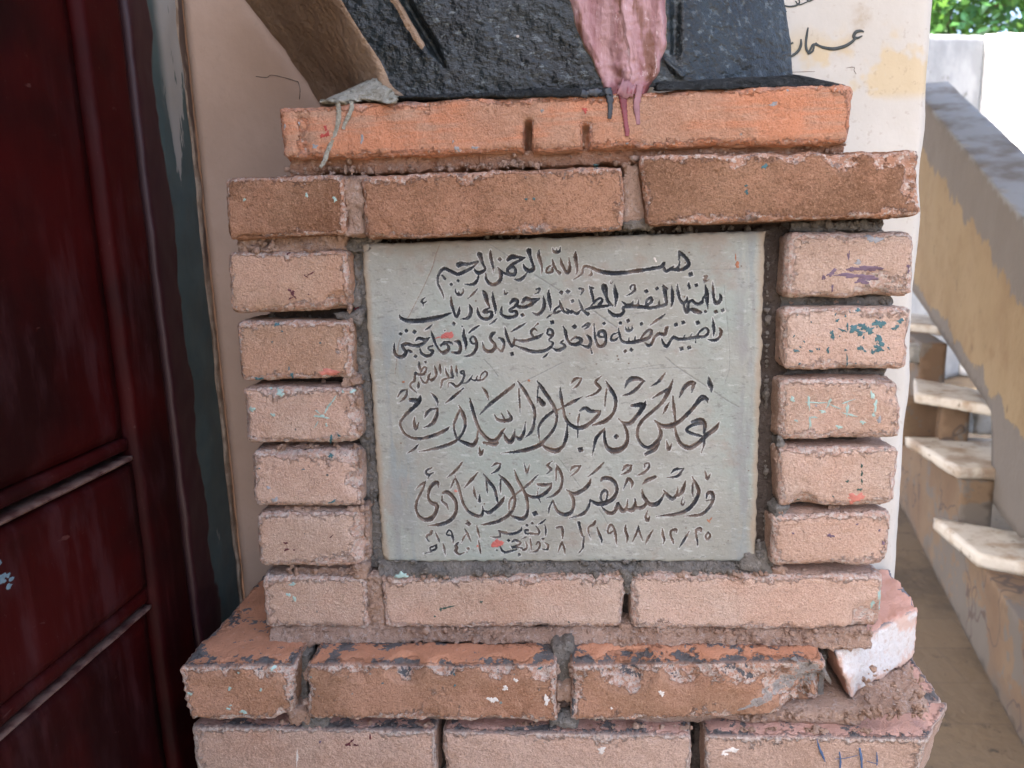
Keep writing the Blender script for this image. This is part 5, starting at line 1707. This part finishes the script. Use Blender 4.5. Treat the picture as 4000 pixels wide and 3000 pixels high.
5: """G
432,148,18 360,190,28 380,235,28 458,208,10
405,240,20 378,293,5
357,312,10 320,412,30 260,532,30 235,642,30 270,742,34 340,787,50 420,777,60 480,702,40 492,612,50 430,582,44 390,522,30 400,422,34 450,352,46 500,332,46 517,393,10
340,332,28 290,362,24 232,418,5
565,462,26 630,452,50 710,532,44 737,622,36 720,722,40 640,812,44 520,852,40 374,868,5
560,498,14 560,562,24 610,602,30 637,670,6
617,272,6 720,192,34 807,82,18
713,236,8 760,382,34 810,562,30 870,672,34 960,732,40 1040,742,38 1062,680,24 1058,620,8
712,285,14 680,362,24 658,420,4
833,398,10 910,312,34 1002,206,12
950,382,8 960,472,30 987,540,6
1020,476,8 1020,562,38
1063,222,8 1140,322,36 1210,422,36 1237,542,26 1252,605,10
1100,302,14 1110,382,24 1120,485,4
1332,496,8 1290,572,46 1210,652,40 1140,702,46 1075,678,14
1253,232,12 1340,312,44 1420,422,44 1457,542,34 1437,652,34 1380,732,40 1270,802,44 1150,837,34 1015,858,5
1280,292,14 1278,382,24 1282,475,4
1748,231,8 1650,332,30 1540,422,26 1450,492,24 1390,572,26 1385,695,8
1450,172,8 1490,292,36 1550,402,36 1602,522,34 1617,642,30 1600,742,44 1540,782,50 1460,762,34 1395,733,8
1560,422,18 1620,492,30 1720,512,40 1820,472,40 1890,402,36 1912,335,10
1905,350,16 1820,362,46 1740,355,26
1745,400,12 1735,485,6
1757,535,16 1777,590,4
d 1706,716,68
d 885,840,62
1168,138,8 1220,102,28 1284,95,16
1280,102,18 1250,172,30 1160,228,4
1570,86,8 1605,205,28 1637,112,8
1922,66,8 1860,122,30 1905,172,30 1832,238,5
1958,97,8 2010,182,36 2042,282,30 2020,402,34 1950,482,34 1840,527,5
1970,152,18 1967,242,20 1968,330,4
H
497,290,16 470,362,44 390,432,44 290,472,46 192,418,6
240,468,26 285,542,38 282,642,36 240,712,50 150,722,44 70,662,34 28,538,10
20,562,14 -15,652,24 -26,725,6
243,192,8 280,142,34 373,123,12
370,132,22 320,202,24 242,258,4
457,268,6 580,172,36 663,82,10
235,772,5 370,732,36 440,682,34 480,602,26 490,536,10
488,542,12 570,592,46 650,592,56 760,542,50 820,442,40 802,342,40 730,282,50 650,282,42 622,315,18
640,582,26 620,502,28 660,432,38 702,452,28 690,545,20
638,640,14 720,712,46 790,692,42 830,602,42 842,576,14
840,592,26 890,682,54 940,642,30 955,540,10
940,662,36 1010,672,54 1045,602,34 1042,525,8
1050,642,36 1130,642,46 1180,592,34 1180,556,8
1128,415,10 1150,502,40 1220,592,44 1300,602,56 1360,552,36 1402,476,16
1397,428,16 1450,492,44 1510,532,46 1560,472,28 1575,380,8
1580,502,18 1630,432,50 1670,306,10
1748,260,12 1810,372,40 1832,452,40 1790,562,44 1700,662,44 1560,722,44 1305,752,5
1757,340,18 1752,432,24 1762,515,4
1928,530,16 1940,472,38 1990,460,46 2012,542,38 1960,642,38 1870,722,38 1760,742,32 1640,747,5
1922,560,12 1990,545,18
898,424,5 940,322,30 970,290,40 1012,340,34 998,405,5
1128,362,5 1200,302,46 1295,262,36
887,192,8 930,132,40 1005,120,16
1000,122,22 970,192,36 860,243,5
1158,148,16 1170,102,20 1218,95,18 1210,152,28 1150,212,30 1055,252,5
1488,218,8 1540,172,38 1643,158,12
1640,162,18 1570,252,36 1436,272,6
1908,182,8 1935,282,38 1978,222,10
1637,508,8 1615,592,18 1640,612,18 1664,555,8
1202,676,6 1175,752,28 1200,797,42 1232,738,8""",
6: """H
1950,945,22 1915,990,26 1935,1037,28 1972,992,26 1950,945,22
1857,950,6 1850,905,46 1800,922,38 1800,982,26 1815,1062,22 1818,1120,5
1717,930,10 1650,1042,34 1586,1145,4
1557,955,6 1550,917,38 1490,932,34 1485,992,26 1510,1052,28 1520,1098,5
1380,900,10 1390,982,36 1405,1042,28 1388,1094,5
1267,915,12 1210,1012,36 1168,1100,5
1085,856,8 1100,942,28 1142,1055,10
1085,872,12 1055,972,28 1008,1074,6
930,850,8 925,922,36 950,1002,32 942,1080,5
772,935,22 720,962,28 710,912,26 745,857,34 785,902,30 805,992,32 820,1110,8
575,885,12 600,962,34 630,1032,28 633,1090,4
552,810,28 530,852,38 475,882,26 470,942,20 502,1040,4
350,825,38 370,902,30 390,982,26 422,1000,10
415,1002,18 405,1082,26 400,1142,26 347,1208,6
82,890,34 140,882,30 150,952,34 150,1025,5
145,1052,8 120,1122,24 93,1195,8
145,1062,12 165,1132,28 180,1215,8
G
1825,856,8 1840,932,26 1830,1010,4
1715,866,12 1752,932,30 1740,972,30 1650,962,32
1620,922,30 1588,922,28 1590,962,24 1645,967,22
1740,854,8 1790,827,30 1842,782,8
d 1605,860,38
d 1670,836,36
1545,876,10 1520,932,34 1420,967,34 1310,952,34 1256,928,14
1265,932,28 1275,992,26 1230,1012,26 1150,1000,5
d 1352,946,24
1830,1078,16 1867,1112,30 1850,1162,28 1785,1150,8
d 1805,1032,38
1720,1105,22 1745,1060,22 1767,1112,26 1720,1182,26 1635,1192,5
1645,1016,8 1655,1102,26 1660,1175,5
1590,1062,12 1607,1132,24 1570,1167,32 1540,1150,8
1420,1068,18 1460,1047,36 1532,1082,22 1440,1132,36 1408,1120,16
1430,1132,28 1545,1142,20
d 1378,1050,42
1480,1162,18 1400,1182,28 1330,1192,34 1280,1142,24 1270,1075,6
d 1510,1224,42
d 1232,1166,26
1528,1037,8 1592,1008,22
985,866,12 1005,942,30 1030,1030,5
833,896,8 875,972,34 912,1060,10
862,962,12 825,1012,24 798,1075,6
660,987,20 613,972,20 640,922,24 672,942,24 690,1012,30 697,1085,6
473,940,8 505,1012,28 530,1085,5
432,928,28 415,967,38 370,992,26 380,1042,20 418,1075,4
1010,1046,10 1020,1132,30 1036,1215,5
d 880,1147,40
762,1068,18 730,1112,38 742,1142,38 730,1182,42 770,1217,28 844,1193,8
570,1086,10 585,1152,28 602,1235,4
490,1100,18 482,1152,28 420,1172,28 418,1132,22 482,1110,18
420,1187,18 330,1208,6"""}
LINE_LABEL = ["opening line of engraved black script", "second line of engraved black script", "third line of engraved black script", "small closing line of script",
              "first large line of flowing engraved script", "second large line of flowing engraved script", "rows of engraved numerals and dates"]

# grid in plaque coordinates (metres)
C00 = PY(1413, 957, PYF); C11 = PY(2957, 2195, PYF)
PXL, PXR, PZT, PZB = C00[0] - .0005, PY(2989, 1000, PYF)[0], PY(2200, 927, PYF)[2], PY(2200, 2196, PYF)[2]
RES = 0.00058
NX = int((PXR - PXL) / RES); NZ = int((PZT - PZB) / RES)
gx = np.linspace(PXL, PXR, NX + 1); gz = np.linspace(PZB, PZT, NZ + 1)
SDF = np.full((NX + 1, NZ + 1), 0.02); LID = np.zeros((NX + 1, NZ + 1), int)


def to_pl(x, y):
    p = PY(x, y, PYF)
    return p[0], p[2]


def stamp(field, x0, z0, r0, x1, z1, r1, pad, lid=None):
    lo_x, hi_x = min(x0, x1) - pad, max(x0, x1) + pad
    lo_z, hi_z = min(z0, z1) - pad, max(z0, z1) + pad
    i0, i1 = np.searchsorted(gx, lo_x), np.searchsorted(gx, hi_x)
    j0, j1 = np.searchsorted(gz, lo_z), np.searchsorted(gz, hi_z)
    if i1 <= i0 or j1 <= j0:
        return
    A = gx[i0:i1][:, None]; B = gz[j0:j1][None, :]
    dx, dz = x1 - x0, z1 - z0
    L = dx * dx + dz * dz
    s = np.clip(((A - x0) * dx + (B - z0) * dz) / max(L, 1e-12), 0, 1)
    d = np.hypot(A - x0 - s * dx, B - z0 - s * dz) - (r0 + (r1 - r0) * s)
    sub = field[i0:i1, j0:j1]
    m = d < sub
    sub[m] = d[m]
    if lid is not None:
        LID[i0:i1, j0:j1][m] = lid


def stamp_dot(x, z, r, lid):
    pad = r * 2 + .003
    i0, i1 = np.searchsorted(gx, x - pad), np.searchsorted(gx, x + pad)
    j0, j1 = np.searchsorted(gz, z - pad), np.searchsorted(gz, z + pad)
    A = gx[i0:i1][:, None] - x; B = gz[j0:j1][None, :] - z
    a = .55 + .3 * math.sin(x * 900)
    u = A * math.cos(a) + B * math.sin(a); w = -A * math.sin(a) + B * math.cos(a)
    d = np.maximum(np.abs(u), np.abs(w)) - r * .92
    sub = SDF[i0:i1, j0:j1]; m = d < sub
    sub[m] = d[m]; LID[i0:i1, j0:j1][m] = lid


PXM = (PXR - PXL) / 1565.0                     # metres per picture pixel on the plaque
for lid, txt in INK.items():
    fx, fy = 0, 0
    for ln in txt.split("\n"):
        ln = ln.strip()
        if ln in FR:
            fx, fy = FR[ln]; continue
        if ln.startswith("d "):
            x, y, r = [float(a) for a in ln[2:].split(",")]
            X, Z = to_pl(fx + x * K_, fy + y * K_)
            stamp_dot(X, Z, r * 1.05 * K_ * PXM / 2, lid)
            continue
        pts = [[float(a) for a in q.split(",")] for q in ln.split()]
        P = catmull(pts, 5)
        w = []
        for x, y, ww in P:
            X, Z = to_pl(fx + x * K_, fy + y * K_)
            w.append((X, Z, max(0.00025, ww * (1.2 if lid in (4, 5) else 1.12) * K_ * PXM / 2)))
        for a, b in zip(w[:-1], w[1:]):
            stamp(SDF, *a, *b, max(a[2], b[2]) + .0035, lid)

VEIN = np.full((NX + 1, NZ + 1), 0.02)
for pts, wd in ([[(1722, 945), (1700, 1000), (1690, 1040), (1670, 1085), (1650, 1130), (1622, 1185), (1600, 1230), (1590, 1245)], 1.2], [[(1566, 1320), (1556, 1345), (1552, 1390), (1548, 1420), (1542, 1462)], 1.0],
                [[(1890, 940), (1930, 965), (1985, 1000)], 1.8], [[(2085, 1072), (2130, 1100), (2185, 1135)], 3.0], [[(2315, 1212), (2360, 1245), (2410, 1280)], 3.0], [[(2600, 1395), (2640, 1430), (2700, 1470), (2760, 1510)], 2.6],
                [[(2790, 1530), (2840, 1565), (2885, 1590)], 2.2], [[(1890, 1405), (1920, 1435), (1945, 1470)], 1.4], [[(2200, 1415), (2100, 1465), (2035, 1497)], 1.2], [[(2530, 1442), (2620, 1437), (2740, 1440)], 0.8],
                [[(2430, 1447), (2500, 1437), (2580, 1425)], 0.7], [[(2180, 1790), (2220, 1840), (2265, 1900)], 1.0], [[(2340, 1990), (2360, 2020), (2372, 2045)], 1.8], [[(2828, 1115), (2850, 1400), (2830, 1500)], 0.5], [[(2690, 1055), (2780, 1052), (2900, 1053)], 0.5]):
    q = [to_pl(a, b) for a, b in catmull(pts, 6)]
    for a, b in zip(q[:-1], q[1:]):
        stamp(VEIN, a[0], a[1], wd * PXM / 2, b[0], b[1], wd * PXM / 2, .006)

A, B = np.meshgrid(gx, gz, indexing='ij')
flat = np.stack([A.ravel(), np.full(A.size, .3), B.ravel()], 1)
n_hi = fbm(flat * 420, 3).reshape(A.shape); n_mid = fbm(flat * 120, 3).reshape(A.shape); n_lo = fbm(flat * 22, 3).reshape(A.shape)
S = SDF + n_hi * .00030 + n_mid * .00022
depth = np.clip(-S * 1.15 + .0001, 0, .0032)
# chipped lip round the cuts
lip = np.exp(-np.maximum(S, 0) / .0011) * (S > 0)
depth += lip * np.clip(n_mid * .9 + .1, 0, 1) * .0007
depth += np.clip(.0006 - VEIN, 0, 1) * .6
rel = .00022 * n_mid + .00010 * n_hi + .0006 * n_lo
# outline: broken edges and rounded arris
ex = np.minimum(A - PXL, PXR - A); ez = np.minimum(B - PZB, PZT - B)
edge_d = np.minimum(ex, ez)
depth += .0035 * np.exp(-edge_d / .0013) * (1 + .8 * n_mid)
cx, cz = to_pl(2962, 2190)
cor = np.hypot((A - cx) / 1.5, (B - cz) / .55) / .010
depth += np.clip(1 - cor, 0, 1) * .012
cx, cz = to_pl(1492, 2196)
depth += np.clip(1 - np.hypot(A - cx, B - cz) / .008, 0, 1) * .006
jx = .0011 * fbm(np.stack([B.ravel() * 60, np.full(A.size, 2.), np.zeros(A.size)], 1), 4).reshape(A.shape) * np.exp(-ex / .004)
jz = .0011 * fbm(np.stack([A.ravel() * 60, np.full(A.size, 7.), np.zeros(A.size)], 1), 4).reshape(A.shape) * np.exp(-ez / .004)
V = np.stack([(A + jx).ravel(), (PYF + depth - rel).ravel(), (B + jz).ravel()], 1)
idx = np.arange(A.size).reshape(A.shape)
Fq = np.stack([idx[:-1, :-1], idx[1:, :-1], idx[1:, 1:], idx[:-1, 1:]], -1).reshape(-1, 4)
Sf = S.ravel()[Fq].mean(1); Lf = LID.ravel()[Fq[:, 0]]

t = NT("grey_marble")
X, Y_, Z = t.sep()
c = t.mix(t.step(t.noise(9, 5, 0.6), 0.35, 0.65), (0.285, 0.285, 0.243), (0.355, 0.362, 0.318))
c = t.mix(t.math('MULTIPLY', t.step(t.noise(5, 4), 0.46, 0.60), 0.8), c, (0.295, 0.337, 0.298))
c = t.mix(t.math('MULTIPLY', t.step(t.noise(150, 4, 0.7, stretch=(0.45, 1, 1.2)), 0.55, 0.70), 0.55), c, (0.50, 0.51, 0.475))
c = t.mix(t.math('MULTIPLY', t.step(t.noise(210, 4, 0.7, stretch=(0.5, 1, 1)), 0.44, 0.30), 0.6), c, (0.17, 0.165, 0.15))
c = t.mix(t.math('MULTIPLY', t.step(t.noise(16, 5, 0.65), 0.54, 0.66), 0.55), c, (0.295, 0.245, 0.20))
c = t.mix(t.math('MULTIPLY', t.step(t.voronoi(85), 0.10, 0.06), t.step(t.noise(25, 2), 0.56, 0.62)), c, (0.16, 0.12, 0.09))
# streaks of thin grey paint down both sides, stained rim
uL = t.math('SUBTRACT', X, PXL); uR = t.math('SUBTRACT', PXR, X)
sn = t.noise(75, 4, 0.6, stretch=(1, 1, 0.13))
bl = t.math('MULTIPLY', t.step(uL, 0.010, 0.020), t.step(uL, 0.050, 0.030))
brr = t.math('MULTIPLY', t.step(uR, 0.006, 0.011), t.step(uR, 0.034, 0.018))
zl = t.step(t.math('ADD', Z, t.math('MULTIPLY', t.noise(18, 3), 0.10)), 1.36, 1.32)
stk = t.math('MULTIPLY', t.math('MAXIMUM', t.math('MULTIPLY', bl, zl), brr), t.step(sn, 0.40, 0.56))
c = t.mix(t.math('MULTIPLY', stk, 0.55), c, t.mix(t.step(t.noise(10, 3), 0.42, 0.58), (0.235, 0.28, 0.285), (0.225, 0.22, 0.22)))
rim = t.step(t.math('ADD', t.math('MINIMUM', uL, uR), t.math('MULTIPLY', t.noise(40, 4), 0.010)), 0.014, 0.007)
c = t.mix(t.math('MULTIPLY', rim, 0.75), c, (0.34, 0.265, 0.185))
uT = t.math('SUBTRACT', PZT, Z)
c = t.mix(t.math('MULTIPLY', t.step(t.math('ADD', uT, t.math('MULTIPLY', t.noise(14, 4), 0.03)), 0.032, 0.012), 0.5), c, (0.235, 0.19, 0.145))
hal = t.math('MULTIPLY', t.step(t.attr("sdf"), 0.0016, 0.0003), t.step(t.noise(190, 4, 0.7), 0.44, 0.56))  # pale chips round the cuts, strengthened to paint in lit groove edges
c = t.mix(t.math('MULTIPLY', hal, 0.75), c, (0.52, 0.52, 0.49))
ve = t.step(t.attr("vein"), 0.0005, -0.0001)
c = t.mix(t.math('MULTIPLY', ve, 0.75), c, t.mix(t.step(X, -0.12, -0.10), (0.22, 0.14, 0.10), (0.21, 0.21, 0.20)))
t.bump(t.math('ADD', t.noise(170, 4, 0.65, stretch=(0.6, 1, 1)), t.math('MULTIPLY', t.noise(420, 3), 0.6)), 0.55, 0.0012)
M_MARBLE = t.done(c, 0.75, 0.25)

t = NT("worn_engraving_paint")
X, Y_, Z = t.sep()
w0 = t.noise(38, 4, 0.6)
up = t.step(Z, 1.18, 1.28)
brown = t.mix(t.step(t.noise(80, 4, 0.6), 0.42, 0.6), (0.105, 0.074, 0.056), (0.20, 0.155, 0.125))
black = t.mix(t.step(t.noise(90, 4, 0.65), 0.46, 0.66), (0.028, 0.033, 0.039), (0.115, 0.118, 0.118))
c = t.mix(t.step(t.math('SUBTRACT', w0, t.math('MULTIPLY', up, 0.10)), 0.41, 0.54), black, brown)
dp = t.step(t.math('ADD', t.attr("sdf"), t.math('MULTIPLY', t.noise(60, 3), 0.0016)), -0.0004, -0.0012)
c = t.mix(t.math('MULTIPLY', dp, 0.6), c, (0.025, 0.028, 0.032))
c = t.mix(t.math('MULTIPLY', t.step(t.noise(230, 4, 0.7), 0.60, 0.72), 0.5), c, (0.34, 0.32, 0.29))
t.bump(t.noise(260, 4, 0.65), 0.6, 0.0012)
M_INK = t.done(c, 0.7, 0.3)

cen = PY(2200, 1560, PYF)
plq = thing("engraved_plaque", (cen[0], PYF + .01, PZB), "grey marble plaque with engraved flowing black script set among the bricks", "plaque")
n0 = len(V)
loop = np.concatenate([idx[:, 0], idx[-1, 1:], idx[::-1, -1][1:], idx[0, ::-1][1:]])
Vb = V[loop].copy(); Vb[:, 1] = PYF + .022
a = loop[:-1]; b = loop[1:]; k = np.arange(len(loop) - 1) + n0
skirt = np.stack([b, a, k, k + 1], -1)
attr = {"sdf": np.concatenate([S.ravel(), np.full(len(loop), .02)]), "vein": np.concatenate([VEIN.ravel() + n_hi.ravel() * .0003, np.full(len(loop), .02)])}


def submesh(name, faces, mat, label=None):
    used, inv = np.unique(faces, return_inverse=True)
    VV = np.concatenate([V, Vb])[used]
    o = mesh_obj(name, VV, inv.reshape(faces.shape), mat, plq, {k2: v2[used] for k2, v2 in attr.items()})
    if label:
        o["label"] = label
    return o


slab = submesh("slab", np.concatenate([Fq[Sf >= 0], skirt]), M_MARBLE)
SLAB_TREE = surface_of(slab)
for lid in INK:
    m = (Sf < 0) & (Lf == lid)
    submesh("inscription", Fq[m], M_INK, LINE_LABEL[lid])


def plaque_dabs(lst, mat, seed, name, label=None, lift=.0006):
    for i, d in enumerate(lst):
        v, f = blot(d[0], d[1], d[2], d[3], PYF if d[0] > 1405 else .022, seed + i, SLAB_TREE if d[0] > 1405 else None, rough=.22, rot=d[4] if len(d) > 4 else 0)
        o = mesh_obj(name, v, f, mat, plq)
        if label and i == 0:
            o["label"] = label


P_REDW = paint_mat("brick_red_dab", (0.40, 0.10, 0.085), 0.5, .2)
plaque_dabs([(1754, 1309, 22, 16, -.2), (1735, 1314, 16, 12, -.3), (1712, 1318, 14, 3, -.25)], P_REDW, 600, "paint_splash", "red paint splash near the third line")
plaque_dabs([(1942, 2124, 27, 18, -.15)], P_REDW, 610, "paint_splash", "red paint splash near the dates")
plaque_dabs([(1780, 1918, 8, 6), (1865, 2133, 5, 5)], P_PINKR, 615, "paint_splash")
plaque_dabs([(2874, 1005, 3, 16), (2880, 1030, 7, 14, .4), (2882, 1042, 8, 6), (1576, 1492, 8, 4), (2066, 1487, 6, 6), (2768, 2036, 10, 4, .8), (2775, 2030, 14, 3, -.9)], P_MAR if False else paint_mat("rust_stain", (0.30, 0.12, 0.06), 0.8), 620, "rust_mark", lift=.0002)
plaque_dabs([(2558, 1012, 5, 9, -.5), (2562, 1020, 4, 6, -.5)], P_WHITE, 640, "chip_mark", lift=.0003)
plaque_dabs([(1388, 1235, 14, 24), (1395, 1210, 10, 20), (1380, 1255, 9, 12)], paint_mat("crimson_dab", (0.26, 0.05, 0.07), 0.6), 650, "paint_splash", lift=-.004)
